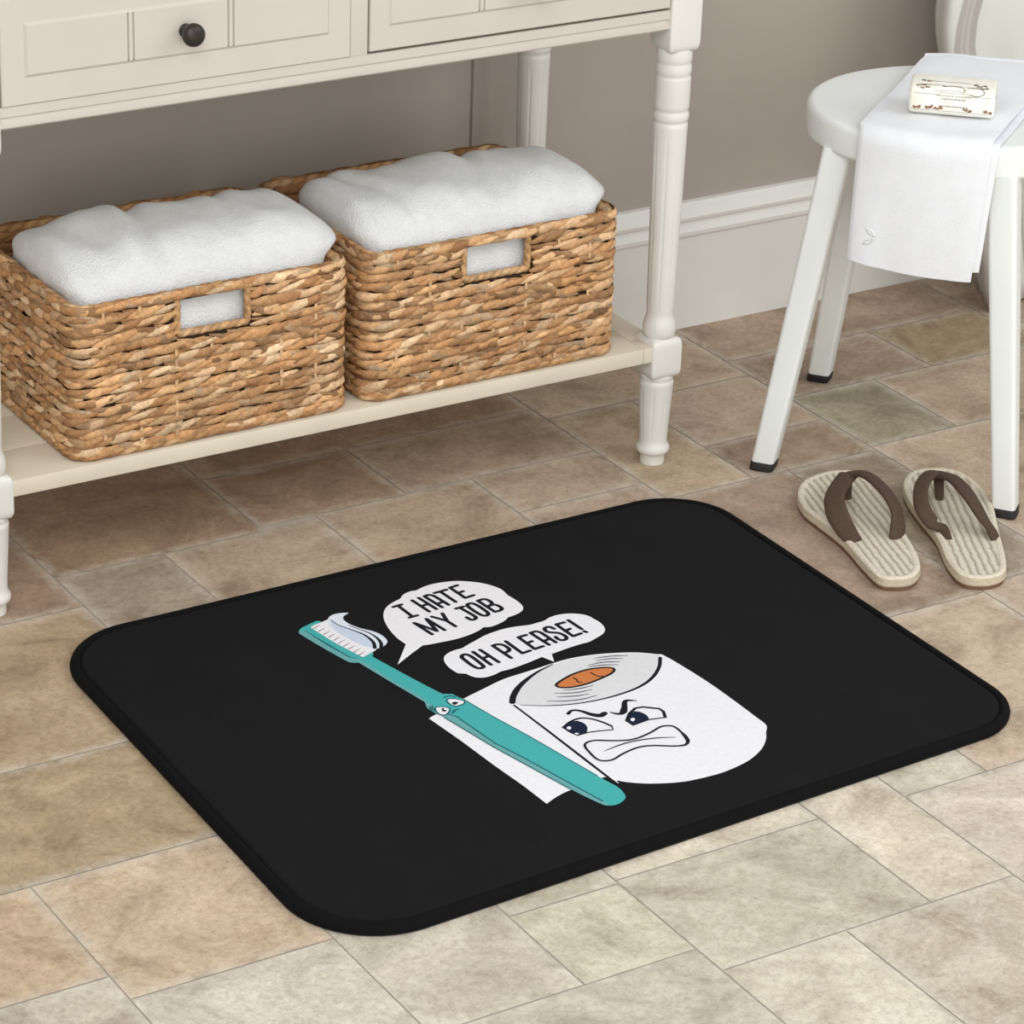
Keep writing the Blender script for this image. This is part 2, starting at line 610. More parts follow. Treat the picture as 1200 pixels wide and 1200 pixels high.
def drawer(x0, x1, px0, px1, z0):
    z1, pz0, pz1 = .6885, .605, .662
    y0 = 2.9105
    yb = y0 - .0022
    m = MB()
    # face frame around the recessed panel
    def quad(a, b2, c, d):
        m.add([a, b2, c, d], [(0, 1, 2, 3)])
    O = [(x0, z0), (x1, z0), (x1, z1), (x0, z1)]
    I = [(px0, pz0), (px1, pz0), (px1, pz1), (px0, pz1)]
    bv = .0012
    OO = [(x0 + bv, z0 + bv), (x1 - bv, z0 + bv), (x1 - bv, z1 - bv), (x0 + bv, z1 - bv)]
    II = [(px0 + .003, pz0 + .003), (px1 - .003, pz0 + .003), (px1 - .003, pz1 - .003), (px0 + .003, pz1 - .003)]
    for i in range(4):
        j = (i + 1) % 4
        quad((O[i][0], y0 + .018, O[i][1]), (O[j][0], y0 + .018, O[j][1]), (O[j][0], y0 + bv, O[j][1]), (O[i][0], y0 + bv, O[i][1]))
        quad((O[i][0], y0 + bv, O[i][1]), (O[j][0], y0 + bv, O[j][1]), (OO[j][0], y0, OO[j][1]), (OO[i][0], y0, OO[i][1]))
        quad((OO[i][0], y0, OO[i][1]), (OO[j][0], y0, OO[j][1]), (I[j][0], y0, I[j][1]), (I[i][0], y0, I[i][1]))
        quad((I[i][0], y0, I[i][1]), (I[j][0], y0, I[j][1]), (II[j][0], yb, II[j][1]), (II[i][0], yb, II[i][1]))
    # plank panel with double grooves
    a, b_ = II[0][0], II[1][0]
    xs = [(a, yb)]
    for k in (1, 2):
        c = a + (b_ - a) * k / 3
        for dx in (-.003, .003):
            xs += [(c + dx - .0011, yb), (c + dx - .0003, yb + .0025), (c + dx + .0003, yb + .0025), (c + dx + .0011, yb)]
    xs.append((b_, yb))
    for (xa, ya), (xb, ybb) in zip(xs, xs[1:]):
        quad((xa, ya, II[0][1]), (xb, ybb, II[0][1]), (xb, ybb, II[2][1]), (xa, ya, II[2][1]))
    # drawer box behind the face
    m.box(x0 + .012, x1 - .012, y0 + .014, LY[1] - .03, z0 + .006, z1 - .01)
    m.v = [(x - CX, y - CY, z) for x, y, z in m.v]
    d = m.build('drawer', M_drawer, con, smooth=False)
    k = MB()
    kp = [(.0075, 0), (.0075, .0015), (.0045, .003), (.0042, .009), (.0055, .0115), (.0100, .0135), (.0122, .0165), (.0126, .0195), (.0118, .023), (.0085, .0255), (.0035, .0265), (.0005, .0267)]
    k.lathe(((x0 + x1) / 2 + .004 - CX, .632 - 0), y0 - .002 - CY, kp, 32, axis='y')
    k.build('knob', M_bronze, d, sharp=.9)['label'] = 'round dark bronze knob'


drawer(1.2325, 1.6365, 1.258, 1.610, .5760)
drawer(1.6605, 2.0535, 1.683, 2.030, .5785)

# ------------------------------------------------------------------ baskets
BH = .178
HX, HY, BR = .1665, .136, .020
SZ = .1607


def perim(s):
    """rounded rectangle outline: s in metres from front-left corner, counter-clockwise seen from above"""
    segs = []
    a, b2 = 2 * (HX - BR), 2 * (HY - BR)
    q = PI * BR / 2
    tot = 2 * (a + b2) + 4 * q
    s %= tot
    for (L, kind, dat) in ((a, 'l', (-HX + BR, -HY, 1, 0)), (q, 'c', (HX - BR, -HY + BR, -90)), (b2, 'l', (HX, -HY + BR, 0, 1)), (q, 'c', (HX - BR, HY - BR, 0)),
                           (a, 'l', (HX - BR, HY, -1, 0)), (q, 'c', (-HX + BR, HY - BR, 90)), (b2, 'l', (-HX, HY - BR, 0, -1)), (q, 'c', (-HX + BR, -HY + BR, 180))):
        if s <= L:
            if kind == 'l':
                x, y, dx, dy = dat
                return Vector((x + dx * s, y + dy * s)), Vector((dy, -dx))
            cx, cy, a0 = dat
            an = math.radians(a0) + s / BR
            n = Vector((math.cos(an), math.sin(an)))
            return Vector((cx, cy)) + n * BR, n
        s -= L
    return perim(0)


PER = 4 * (HX + HY - 2 * BR) + 2 * PI * BR
HOLE_HW, HOLE_Z0, HOLE_Z1 = .043, .128, .165
S_FRONT = HX - BR                                          # perimeter coordinate of the middle of the front
S_BACK = 2 * (HX - BR) + 2 * (HY - BR) + PI * BR + (HX - BR)
LEAFC = [(206, 168, 126), (196, 154, 110), (188, 144, 100), (212, 178, 140), (176, 130, 88), (202, 160, 114), (184, 146, 108), (166, 126, 88), (216, 186, 150), (190, 144, 98)]


def leaf(m, rnd, s0, z0, L, hw, slope, base, bulge, inward=False, col=None, n=9):
    vs, fs = [], []
    cs = (-1, -.55, 0, .55, 1)
    tw = rnd.uniform(-.35, .35)
    for i in range(n):
        t = i / (n - 1)
        wid = hw * max(.12, math.sin(PI * min(1, max(0, .06 + .88 * t))) ** .75)
        out0 = base + bulge * math.sin(PI * t) ** .9
        s = s0 + (t - .5) * L
        zc = z0 + slope * (t - .5)
        p, nn = perim(s)
        for c in cs:
            o = out0 + .0022 * (1 - c * c) + tw * c * .002
            if inward:
                o = -.0085 - o
            q = p + nn * o
            vs.append((q.x, q.y, zc + c * wid))
    for i in range(n - 1):
        for j in range(4):
            a = i * 5 + j
            fs.append((a, a + 5, a + 6, a + 1) if not inward else (a, a + 1, a + 6, a + 5))
    c = col or rgb(*rnd.choice(LEAFC))
    k = rnd.uniform(.78, 1.15)
    m.add(vs, fs, 0, tuple(x * k for x in c[:3]))


def rope(m, rnd, pts, nrm, r, pitch, closed, colr=LEAFC):
    """wrapped rope along pts: twisted two-strand tube with strand colours"""
    rs, cols = [], []
    K = 12
    L = 0
    strand = {}
    for i, (p, nn) in enumerate(zip(pts, nrm)):
        if i:
            L += (p - pts[i - 1]).length
        up = Vector((0, 0, 1))
        t = (pts[(i + 1) % len(pts)] - pts[i - 1]) if 0 < i < len(pts) - 1 else (pts[1] - pts[0] if i == 0 else pts[-1] - pts[-2])
        t.normalize()
        n1 = nn - t * nn.dot(t)
        n1.normalize()
        n2 = t.cross(n1)
        ring = []
        for k in range(K):
            a = 2 * PI * k / K
            ph = L / pitch * 2 * PI + a
            rr = r * (1 + .20 * (abs(math.sin(ph)) - .6))
            ring.append(p + n1 * (rr * math.cos(a)) + n2 * (rr * math.sin(a)))
            key = int(ph // PI)
            if key not in strand:
                c = rgb(*rnd.choice(colr))
                kk = rnd.uniform(.7, 1.1)
                strand[key] = tuple(x * kk for x in c[:3])
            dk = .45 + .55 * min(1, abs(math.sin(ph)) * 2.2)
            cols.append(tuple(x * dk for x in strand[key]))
        rs.append(ring)
    m.rings(rs, 0, not closed, not closed, True, cols)


def make_basket(seed, root):
    rnd = random.Random(seed)
    m = MB()
    pitch = .0118
    rows = int((BH - .012) / pitch)
    for r in range(rows + 1):
        z = .009 + r * pitch
        step = .0190
        n = int(PER / step)
        ph = rnd.uniform(0, step)
        rowc = rnd.uniform(.9, 1.08)
        for fam in (-1, 1):
            for k in range(n):
                s = ph + (k + .25 * fam) * PER / n + rnd.uniform(-.003, .003)
                L = rnd.uniform(.034, .046)
                blocked = False
                for sc in (S_FRONT, S_BACK):
                    d = s - sc
                    if HOLE_Z0 - .006 < z < HOLE_Z1 + .004 and abs(d) < HOLE_HW + L * .5:
                        if abs(d) < HOLE_HW + .008:
                            blocked = True
                        else:
                            L = max(.018, 2 * (abs(d) - HOLE_HW - .001))
                if blocked:
                    continue
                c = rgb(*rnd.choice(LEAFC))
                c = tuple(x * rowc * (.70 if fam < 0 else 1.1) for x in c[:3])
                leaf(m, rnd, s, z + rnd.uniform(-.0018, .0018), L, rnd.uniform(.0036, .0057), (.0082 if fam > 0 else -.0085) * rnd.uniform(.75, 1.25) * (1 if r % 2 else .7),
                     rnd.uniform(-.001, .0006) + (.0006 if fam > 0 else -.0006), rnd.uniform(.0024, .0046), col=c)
    # inside of the walls: sparser weave
    for r in range(7):
        z = .096 + r * pitch
        n = int(PER / .027)
        for k in range(n):
            s = k * PER / n + rnd.uniform(-.004, .004)
            if any(abs(s - sc) < HOLE_HW + .022 and HOLE_Z0 - .006 < z < HOLE_Z1 + .004 for sc in (S_FRONT, S_BACK)):
                continue
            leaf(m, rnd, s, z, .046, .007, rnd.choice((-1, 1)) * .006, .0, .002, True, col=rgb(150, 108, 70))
    # pale stakes peeping through between rows
    for k in range(int(PER / .043)):
        s = k * .043 + .013
        for r in range(rows):
            if rnd.random() < .3 and not any(abs(s - sc) < HOLE_HW + .01 and r * pitch + .015 > HOLE_Z0 - .01 for sc in (S_FRONT, S_BACK)):
                z = .009 + (r + .5) * pitch
                p, nn = perim(s)
                tdir = Vector((-nn.y, nn.x))
                vs = []
                for a, zz in ((-.0016, -.0035), (.0016, -.0035), (.0018, .0035), (-.0018, .0035)):
                    q = p + tdir * a + nn * .0055
                    vs.append((q.x, q.y, z + zz))
                m.add(vs, [(0, 1, 2, 3)], 0, rgb(214, 180, 140)[:3])
    body = m.build('woven_body', M_leaf, root, colors=True)
    # dark core wall behind the strands, open at the hand holes
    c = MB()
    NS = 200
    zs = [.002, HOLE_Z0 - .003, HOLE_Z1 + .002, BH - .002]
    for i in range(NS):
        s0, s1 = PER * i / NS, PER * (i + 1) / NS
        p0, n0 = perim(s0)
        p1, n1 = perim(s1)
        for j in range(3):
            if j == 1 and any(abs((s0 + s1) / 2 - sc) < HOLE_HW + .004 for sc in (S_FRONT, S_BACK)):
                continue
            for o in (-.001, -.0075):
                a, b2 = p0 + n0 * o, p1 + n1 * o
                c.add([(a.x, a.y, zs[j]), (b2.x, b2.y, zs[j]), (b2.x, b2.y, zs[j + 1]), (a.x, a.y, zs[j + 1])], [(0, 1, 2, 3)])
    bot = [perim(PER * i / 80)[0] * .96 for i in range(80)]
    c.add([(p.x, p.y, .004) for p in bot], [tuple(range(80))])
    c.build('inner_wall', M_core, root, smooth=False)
    # rim and foot ropes
    for nm, z, rr, o in (('rim', BH - .004, .0056, -.003), ('bottom_border', .0060, .0052, .001)):
        q = MB()
        pts, nr = [], []
        N = 560
        for i in range(N + 1):
            p, nn = perim(PER * i / N)
            zz = z + .0012 * noise.noise(Vector((i * .05, seed, z)))
            pts.append(Vector((p.x + nn.x * o, p.y + nn.y * o, zz)))
            nr.append(Vector((nn.x, nn.y, 0)))
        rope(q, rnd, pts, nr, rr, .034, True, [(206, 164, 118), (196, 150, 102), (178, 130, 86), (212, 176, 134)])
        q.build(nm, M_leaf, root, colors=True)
    # wrapped edges of the hand holes
    for sc, sg in ((S_FRONT, -1), (S_BACK, 1)):
        q = MB()
        y = sg * (HY - .002)
        path = [(-HOLE_HW, HOLE_Z1 + .004), (-HOLE_HW, HOLE_Z0 + .003), (-HOLE_HW + .003, HOLE_Z0), (HOLE_HW - .003, HOLE_Z0), (HOLE_HW, HOLE_Z0 + .003), (HOLE_HW, HOLE_Z1 + .004)]
        pp = []
        for (xa, za), (xb, zb) in zip(path, path[1:]):
            k = max(2, int(math.hypot(xb - xa, zb - za) / .002))
            pp += [Vector((xa + (xb - xa) * i / k, y, za + (zb - za) * i / k)) for i in range(k)]
        pp.append(Vector((path[-1][0], y, path[-1][1])))
        rope(q, rnd, pp, [Vector((0, sg, 0))] * len(pp), .0042, .022, False, [(206, 164, 118), (212, 176, 134)])
        q.build('hand_hole_edge', M_leaf, root, colors=True)


BK = [(1.4745, 3.0565), (1.8365, 3.0565)]
bl = ['woven wicker basket on the left of the console shelf, beside the cut-off left leg',
      'woven wicker basket on the right of the console shelf, nearer the white stool']
for i, (x, y) in enumerate(BK):
    e = empty('wicker_basket', (x, y, SZ), bl[i], 'basket', 'wicker baskets on the console shelf')
    make_basket(11 + i, e)


def make_towel(name, x, y, top, label, seed, folds):
    """plump folded towel filling a basket; top: list of (u, height above shelf, depth offset)"""
    m = MB()
    NX, NA = 84, 64
    ax = HX - .0125
    rs = []
    for i in range(NX + 1):
        t = -1 + 2 * i / NX
        tt = math.copysign(abs(t) ** .9, t)
        X = ax * tt
        edge = (1 - abs(tt) ** 11) ** (1 / 2.6) if abs(tt) < 1 else 0
        edge = max(edge, .0)
        u = (tt + 1) / 2
        # interpolate profile
        for (u0, h0, d0), (u1, h1, d1) in zip(top, top[1:]):
            if u0 <= u <= u1 + 1e-6:
                k = (u - u0) / (u1 - u0)
                k = k * k * (3 - 2 * k)
                h, dp = h0 + (h1 - h0) * k, d0 + (d1 - d0) * k
                break
        zb = .035
        zt = h
        zc, hz = (zt + zb) / 2, (zt - zb) / 2
        hz = hz * (.74 + .26 * edge)
        yc = -HY + .0125 + dp / 2
        hy = dp / 2 * (.86 + .14 * edge)
        ring = []
        for k in range(NA):
            a = 2 * PI * k / NA
            c, s_ = math.cos(a), math.sin(a)
            yy = yc + hy * math.copysign(abs(c) ** (.5 if c < 0 else .62), c)
            zz = zc + hz * math.copysign(abs(s_) ** .72, s_)
            xx = X
            if zz > BH - .03:
                lift = min(1, (zz - BH + .03) / .03)
                nz = noise.noise(Vector((xx * 16 + seed, yy * 13, zz * 10)))
                n2 = noise.noise(Vector((xx * 40 + seed, yy * 22, zz * 22 + 5)))
                dz = lift * (.0055 * nz + .0034 * n2)
                for (fu, ft, fw, fd) in folds:            # soft crease lines
                    q = (u - fu - ft * (yy / HY)) / fw
                    dz -= lift * fd * math.exp(-q * q)
                zz += dz
                if zz > BH - .004:
                    q = min(1, (zz - BH + .004) / .016)
                    xx *= 1 + .07 * q
                    if u > .5:
                        xx += .016 * q * ((u - .5) * 2) ** 3
                yy += lift * .004 * noise.noise(Vector((xx * 20, 7 + seed, zz * 25)))
                yy = max(yy, -HY + .0115)
            ring.append((xx, yy, zz))
        rs.append(ring)
    # rounded end caps
    def cap(ring, sgn):
        out = []
        cy = sum(p[1] for p in ring) / NA
        cz = sum(p[2] for p in ring) / NA
        for k, o in ((.72, .0035), (.35, .0045)):
            out.append([(ring[0][0] + sgn * o * .3, cy + (p[1] - cy) * k, cz + (p[2] - cz) * k) for p in ring])
        return out
    a = cap(rs[0], -1)
    b2 = cap(rs[-1], 1)
    rs = a[::-1] + rs + b2
    m.rings(rs)
    o = m.build(name, M_terry)
    o.location = (x, y, SZ)
    return tag(o, label, 'towel', 'folded towels in the baskets')


make_towel('folded_towel', BK[0][0], BK[0][1],
           [(0, .202, .200), (.06, .217, .205), (.22, .225, .200), (.34, .229, .196), (.46, .224, .192), (.60, .224, .190), (.78, .225, .190), (.90, .223, .188), (1, .208, .182)],
           'plump white towel stuffed in the left wicker basket', 2.3, [(.40, .10, .035, .008), (.73, .05, .03, .004), (.17, -.08, .05, .005)])
make_towel('folded_towel', BK[1][0], BK[1][1],
           [(0, .204, .200), (.06, .218, .205), (.20, .222, .205), (.36, .223, .205), (.55, .222, .205), (.66, .220, .203), (.80, .220, .200), (.92, .217, .196), (1, .206, .190)],
           'plump white towel stuffed in the right wicker basket', 8.1, [(.62, .12, .04, .006), (.16, -.1, .03, .005), (.30, .0, .05, .003)])

# ------------------------------------------------------------------ bath mat with print
MZ = .0115
LC, RC = 1, 1
Q = dict(bl=Vector((1.2005, 2.146)), br=Vector((2.0600, 2.187)), tr=Vector((2.0650, 2.826)), tl=Vector((1.2205, 2.823)))


def mat_pt(s, t):                                            # s,t in 0..1 across the mat
    return (Q['bl'] * (1 - s) * (1 - t) + Q['br'] * s * (1 - t) + Q['tr'] * s * t + Q['tl'] * (1 - s) * t)


def mat_ring(inset, z, n=14):
    W, D = .848, .655
    pts = []
    loop = []
    for sx, sy, a0, r in ((1, 1, 0, .086), (-1, 1, 90, .090), (-1, -1, 180, .100), (1, -1, 270, .072)):
        for k in range(n + 1):
            a = math.radians(a0 + 90 * k / n)
            loop.append((sx * (W / 2 - r) + (r - inset) * math.cos(a), sy * (D / 2 - r) + (r - inset) * math.sin(a)))
    for x, y in loop:
        p = mat_pt((x + W / 2) / W, (y + D / 2) / D)
        pts.append((p.x - 1.633, p.y - 2.493, z))
    return pts


mat = empty('bath_mat', (1.633, 2.493, 0), 'black rounded bath mat printed with a toothbrush and toilet roll cartoon, lying on the tiles', 'mat')
m = MB()
m.rings([mat_ring(.0012, 0), mat_ring(.0012, .0015)], 0, True, True)
m.build('backing', M_rubberbase, mat)
m = MB()
rr_ = []
for ins, z in ((.001, .0012), (-.0006, .003), (-.001, .0055), (0.0, .0085), (.002, .0105), (.005, .0117), (.008, .0115), (.0100, .0100), (.0108, .0085), (.0112, .006)):
    rr_.append(mat_ring(ins, z))
m.rings(rr_, 0, False, False)
m.build('edge_binding', M_bind, mat)

m = MB()
m.rings([mat_ring(.0108, .0075), mat_ring(.0114, .0095), mat_ring(.0135, .0112), mat_ring(.017, MZ)], 0, False, True)
PM = [M_black, P_white, P_grey, P_ink, P_navy, P_teal, P_band, P_dteal, P_orange, P_paste, P_paste2, P_gap]
WHITE, GREY, INK, NAVY, TEAL, BAND, DTEAL, ORANGE, PASTE, PASTE2, GAP = range(1, 12)
layer = [0]


def mp(px, py):
    p = on_z(px, py, MZ)
    return Vector((p.x - 1.633, p.y - 2.493))


def Zm(ox, oy, s):
    return lambda pts: [(ox + x / s, oy + y / s) for x, y in pts]


ZA, ZB, ZC = Zm(440, 670, 6.667), Zm(510, 710, 5.714), Zm(456, 680, 15)
ZD, ZE, ZF = Zm(535, 740, 15), Zm(600, 720, 12), Zm(510, 680, 13.333)
ZG, ZH, ZI, ZJ = Zm(340, 700, 8.571), Zm(480, 790, 8.571), Zm(580, 840, 6.667), Zm(590, 750, 6)


def nextz(filled=False):
    if filled:
        layer[0] += .00004
    layer[0] += .0000025
    return MZ + .00004 + layer[0]


def smooth_corners(P, n=4, lim=math.radians(38)):
    L = len(P)
    cor = []
    for i in range(L):
        a, b2 = P[i] - P[i - 1], P[(i + 1) % L] - P[i]
        if a.length and b2.length and a.angle(b2) > lim:
            cor.append(i)
    if len(cor) < 2:
        return catmull(P, n, True)
    out = []
    for k, i in enumerate(cor):
        j = cor[(k + 1) % len(cor)]
        run = [P[q % L] for q in range(i, (j if j > i else j + L) + 1)]
        out += catmull(run, n)[:-1]
    return out


def fill(pts, mi, smooth=0, z=None):
    P2 = [mp(*p) for p in pts]
    if smooth:
        P2 = catmull(P2, smooth, True)
    else:
        P2 = smooth_corners(P2)
    z = z or nextz(True)
    tris = tessellate_polygon([[Vector((p.x, p.y, 0)) for p in P2]])
    fs = []
    for a, b2, c in tris:
        cr = (P2[b2] - P2[a]).cross(P2[c] - P2[a])
        fs.append((a, b2, c) if cr > 0 else (a, c, b2))
    m.add([(p.x, p.y, z) for p in P2], fs, mi)


def stroke(pts, wd, mi=INK, smooth=0, closed=False, taper=None):
    wd *= 1.2
    P2 = [mp(*p) for p in pts]
    if smooth:
        P2 = catmull(P2, smooth, closed)
    z = nextz()
    n = len(P2)
    tot = [0]
    for i in range(1, n):
        tot.append(tot[-1] + (P2[i] - P2[i - 1]).length)

    def wid(i):
        t = tot[i] / tot[-1] if tot[-1] else 0
        if taper is None:
            return wd / 2
        k = t * (len(taper) - 1)
        a = min(int(k), len(taper) - 2)
        return wd / 2 * (taper[a] + (taper[a + 1] - taper[a]) * (k - a))
    Lf, Rt = [], []
    for i in range(n):
        if closed:
            d = P2[(i + 1) % n] - P2[i - 1]
        else:
            d = P2[min(i + 1, n - 1)] - P2[max(i - 1, 0)]
        d.normalize()
        nn = Vector((-d.y, d.x))
        w_ = wid(i)
        Lf.append(P2[i] + nn * w_)
        Rt.append(P2[i] - nn * w_)
    vs = [(p.x, p.y, z) for p in Lf] + [(p.x, p.y, z) for p in Rt]
    fs = [(i, n + i, n + (i + 1) % n, (i + 1) % n) for i in range(n if closed else n - 1)]
    m.add(vs, fs, mi)
    if not closed:                                          # round caps
        for i in (0, n - 1):
            w_ = wid(i)
            if w_ > .0004:
                c = P2[i]
                m.add([(c.x + w_ * math.cos(a * PI / 5), c.y + w_ * math.sin(a * PI / 5), z + .000001) for a in range(10)], [tuple(range(10))], mi)


def line(pts, wd, mi=INK):
    for a, b2 in zip(pts, pts[1:]):
        stroke([a, b2], wd, mi)


# -- white card behind, toilet roll
fill([(543, 819), (566, 807.5), (590, 796), (618, 787), (647, 777.5), (690, 800), (700, 860), (711, 911), (704, 912), (668, 926), (652, 934), (640.7, 942), (612, 920), (580, 897.5), (540, 868), (502.7, 842), (511, 837)], WHITE)
fill(ZJ([(70, 455), (50, 432), (62, 395), (95, 340), (150, 285), (230, 225), (340, 168), (480, 128), (640, 103), (800, 91), (950, 89), (1080, 101), (1130, 110), (1310, 215), (1480, 325), (1660, 455), (1780, 545), (1848, 600),
          (1846, 650), (1845, 700), (1812, 770), (1720, 850), (1560, 925), (1400, 970), (1240, 1000), (1040, 1010), (900, 1003), (800, 988), (748, 966)]), WHITE)
fill(ZJ([(62, 437), (75, 390), (105, 340), (155, 290), (235, 230), (340, 178), (480, 137), (640, 111), (800, 98), (950, 96), (1100, 110), (1100, 165), (1075, 225), (1010, 290), (900, 345), (760, 395), (600, 435), (450, 455), (300, 463), (120, 458)]), GREY)
stroke(ZJ([(62, 440), (70, 395), (105, 335), (160, 282), (240, 225), (345, 172)]), .0056, INK, 6, taper=[1, 1.05, .8, .5, .25])
stroke(ZJ([(1102, 125), (1096, 185), (1060, 250), (990, 310), (880, 362), (700, 415), (500, 450), (300, 463), (120, 458)]), .0034, INK, 6, taper=[1, 1.0, .8, .6, .5, .3])
stroke(ZJ([(75, 460), (300, 630), (540, 815), (752, 978)]), .0026, INK, taper=[.8, 1, 1.1, 1])
core = ZJ([(370, 320), (400, 290), (480, 245), (580, 211), (680, 196), (750, 195), (779, 208), (760, 235), (700, 265), (600, 305), (500, 330), (410, 336)])
fill(core, ORANGE, 5)
stroke(core, .0026, INK, 5, True)
stroke(ZJ([(488, 265), (512, 278), (526, 297), (548, 298)]), .0016, INK, 4)
stroke(ZJ([(612, 230), (645, 248), (665, 256), (698, 256)]), .0016, INK, 4)
for pl in ([(420, 355), (530, 343), (630, 321)], [(360, 375), (500, 372), (625, 349)], [(378, 400), (500, 396), (600, 380)], [(308, 430), (430, 430), (560, 416), (658, 390)],
           [(640, 130), (750, 115), (875, 110)], [(650, 147), (740, 134), (840, 131)], [(600, 178), (700, 158), (825, 153)], [(595, 191), (690, 178), (808, 175)]):
    stroke(ZJ(pl), .0015, INK, 5, taper=[.5, 1, 1, .5])
stroke(ZJ([(455, 520), (475, 500), (510, 495), (560, 505), (620, 525), (680, 532), (712, 516)]), 0.0060, INK, 5, taper=[.6, .5, .55, .7, .9, 1.1, .9])
stroke(ZJ([(752, 510), (800, 520), (836, 514), (850, 480), (852, 440), (872, 426), (935, 428)]), 0.0060, INK, 5, taper=[.25, .6, 1.1, .9, .8, .6, .2])
eye = ZJ([(420, 618), (470, 575), (540, 550), (620, 556), (700, 580), (760, 606), (771, 632), (680, 640), (600, 650), (520, 673), (470, 650)])
fill(eye, WHITE)
fill(ZJ([(422, 618), (468, 580), (520, 569), (568, 588), (590, 618), (586, 652), (520, 673), (470, 649)]), NAVY)
stroke(eye, .0018, INK, 0, True)
stroke(ZJ([(420, 618), (470, 577), (540, 552), (620, 557), (700, 581), (758, 606)]), .0026, INK, 5)
fill(ZJ([(443, 622), (455, 610), (472, 612), (476, 624), (462, 633)]), WHITE, 3)
fill(ZJ([(500, 658), (520, 655), (530, 662), (515, 668)]), WHITE, 3)
eye = ZJ([(865, 572), (885, 520), (925, 482), (980, 473), (1095, 485), (1125, 505), (1138, 546), (1020, 562), (910, 602)])
fill(eye, WHITE)
fill(ZJ([(868, 572), (890, 528), (922, 503), (962, 509), (1005, 530), (1026, 560), (910, 602)]), NAVY)
stroke(eye, .0018, INK, 0, True)
stroke(ZJ([(867, 570), (886, 520), (926, 483), (980, 474), (1095, 486), (1124, 505), (1137, 545)]), .003, INK, 0)
fill(ZJ([(892, 562), (905, 551), (922, 554), (922, 568), (906, 575)]), WHITE, 3)
mouth = ZJ([(590, 722), (650, 708), (750, 710), (860, 708), (950, 690), (1040, 650), (1100, 615), (1150, 605), (1200, 612), (1250, 650), (1293, 698), (1296, 725), (1270, 743), (1190, 748),
            (1040, 745), (940, 760), (840, 802), (770, 843), (700, 852), (650, 835), (605, 792), (572, 748)])
stroke(mouth, .0022, INK, 5, True)
stroke(ZJ([(1240, 640), (1280, 682), (1297, 715), (1280, 738), (1230, 746)]), .0034, INK, 5, taper=[.4, 1, 1.1, .8, .4])
stroke(ZJ([(708, 784), (780, 755), (880, 722), (1000, 700), (1100, 690), (1210, 686)]), .0016, INK, 5, taper=[.4, 1, 1, 1, .4])

# -- toothbrush
hand = [(351, 738.8), (355.2, 735.4), (370.3, 728.4), (374.4, 728.2), (400, 742), (437.6, 766), (436.5, 770), (480, 793.8), (516.2, 812.6), (521, 813.6), (530.2, 814), (538.3, 818), (543.6, 820.3), (580, 841.5),
        (620, 863.2), (700, 909.7), (724, 923), (732, 931.5), (732.7, 936), (728.5, 940.5), (721, 944), (710.5, 944.6), (703, 942), (670, 926), (604.8, 890.2), (580, 876.7), (520.8, 841.3), (511.5, 837), (503.3, 832.6), (499.3, 828),
        (498, 823.8), (491.7, 819.8), (480, 812.8), (460, 801), (420.5, 777.2), (415, 777.3), (410, 776.6), (403, 773.5), (377, 759), (352, 743.8), (350.4, 741)]
fill(hand, TEAL)
fill([(351, 739.5), (357.5, 739.7), (384, 756), (410, 770.6), (424, 775), (460, 797.5), (480, 809), (492, 816.5), (500, 822), (512, 832), (523, 836.7), (535, 840.3), (580, 871.5), (615, 889.3), (670, 919.7), (706, 939.3), (716, 944.3), (710.5, 944.6), (703, 942), (670, 926), (604.8, 890.2),
      (580, 876.7), (520.8, 841.3), (511.5, 837), (503.3, 832.6), (499.3, 828), (498, 823.8), (491.7, 819.8), (480, 812.8), (460, 801), (420.5, 777.2), (415, 777.3), (410, 776.6), (403, 773.5), (377, 759), (352, 743.8), (350.4, 741)], BAND)
stroke([(357.5, 739.7), (384, 756), (410, 770.8), (418, 772)], .0024, DTEAL, taper=[.3, 1, 1, .4])
stroke([(523, 836.7), (535, 840.3), (580, 871.5), (615, 889.3), (670, 919.7), (706, 939.3)], .0017, DTEAL)
stroke([(543.6, 820.3), (580, 841.5), (620, 863.2), (700, 909.7)], .0012, DTEAL)
stroke([(520.8, 841.3), (580, 876.7), (604.8, 890.2), (668, 925)], .0012, DTEAL)
fill(ZG([(203, 306), (240, 285), (300, 262), (372, 230), (520, 300), (880, 512), (845, 545), (740, 602), (700, 592), (440, 455), (300, 368)]), WHITE)
for k in range(10):
    t = k / 9
    x, y = 238 + t * 452, 318 + t * 268
    stroke(ZG([(x, y), (x + 62, y - 36)]), .0015, GAP, taper=[1, .4])
fill(ZG([(378, 240), (388, 208), (430, 180), (500, 165), (586, 163), (552, 184), (530, 213), (558, 250), (620, 285), (720, 320), (830, 346), (910, 380), (963, 423), (976, 456), (950, 490), (900, 515), (850, 521), (780, 511), (680, 470), (560, 410), (450, 340), (392, 285)]), PASTE, 3)
fill(ZG([(405, 235), (480, 287), (600, 332), (720, 378), (800, 428), (838, 500), (780, 502), (680, 465), (560, 405), (450, 335)]), PASTE2, 3)
stroke(ZG([(410, 235), (480, 282), (600, 326), (720, 371), (800, 421), (842, 470), (850, 515)]), .003, INK, 5, taper=[.3, .4, .5, .7, 1, 1.2])
stroke(ZG([(590, 288), (680, 322), (790, 362), (870, 412), (912, 465), (914, 508)]), .003, INK, 5, taper=[.3, .4, .6, 1, 1.2])
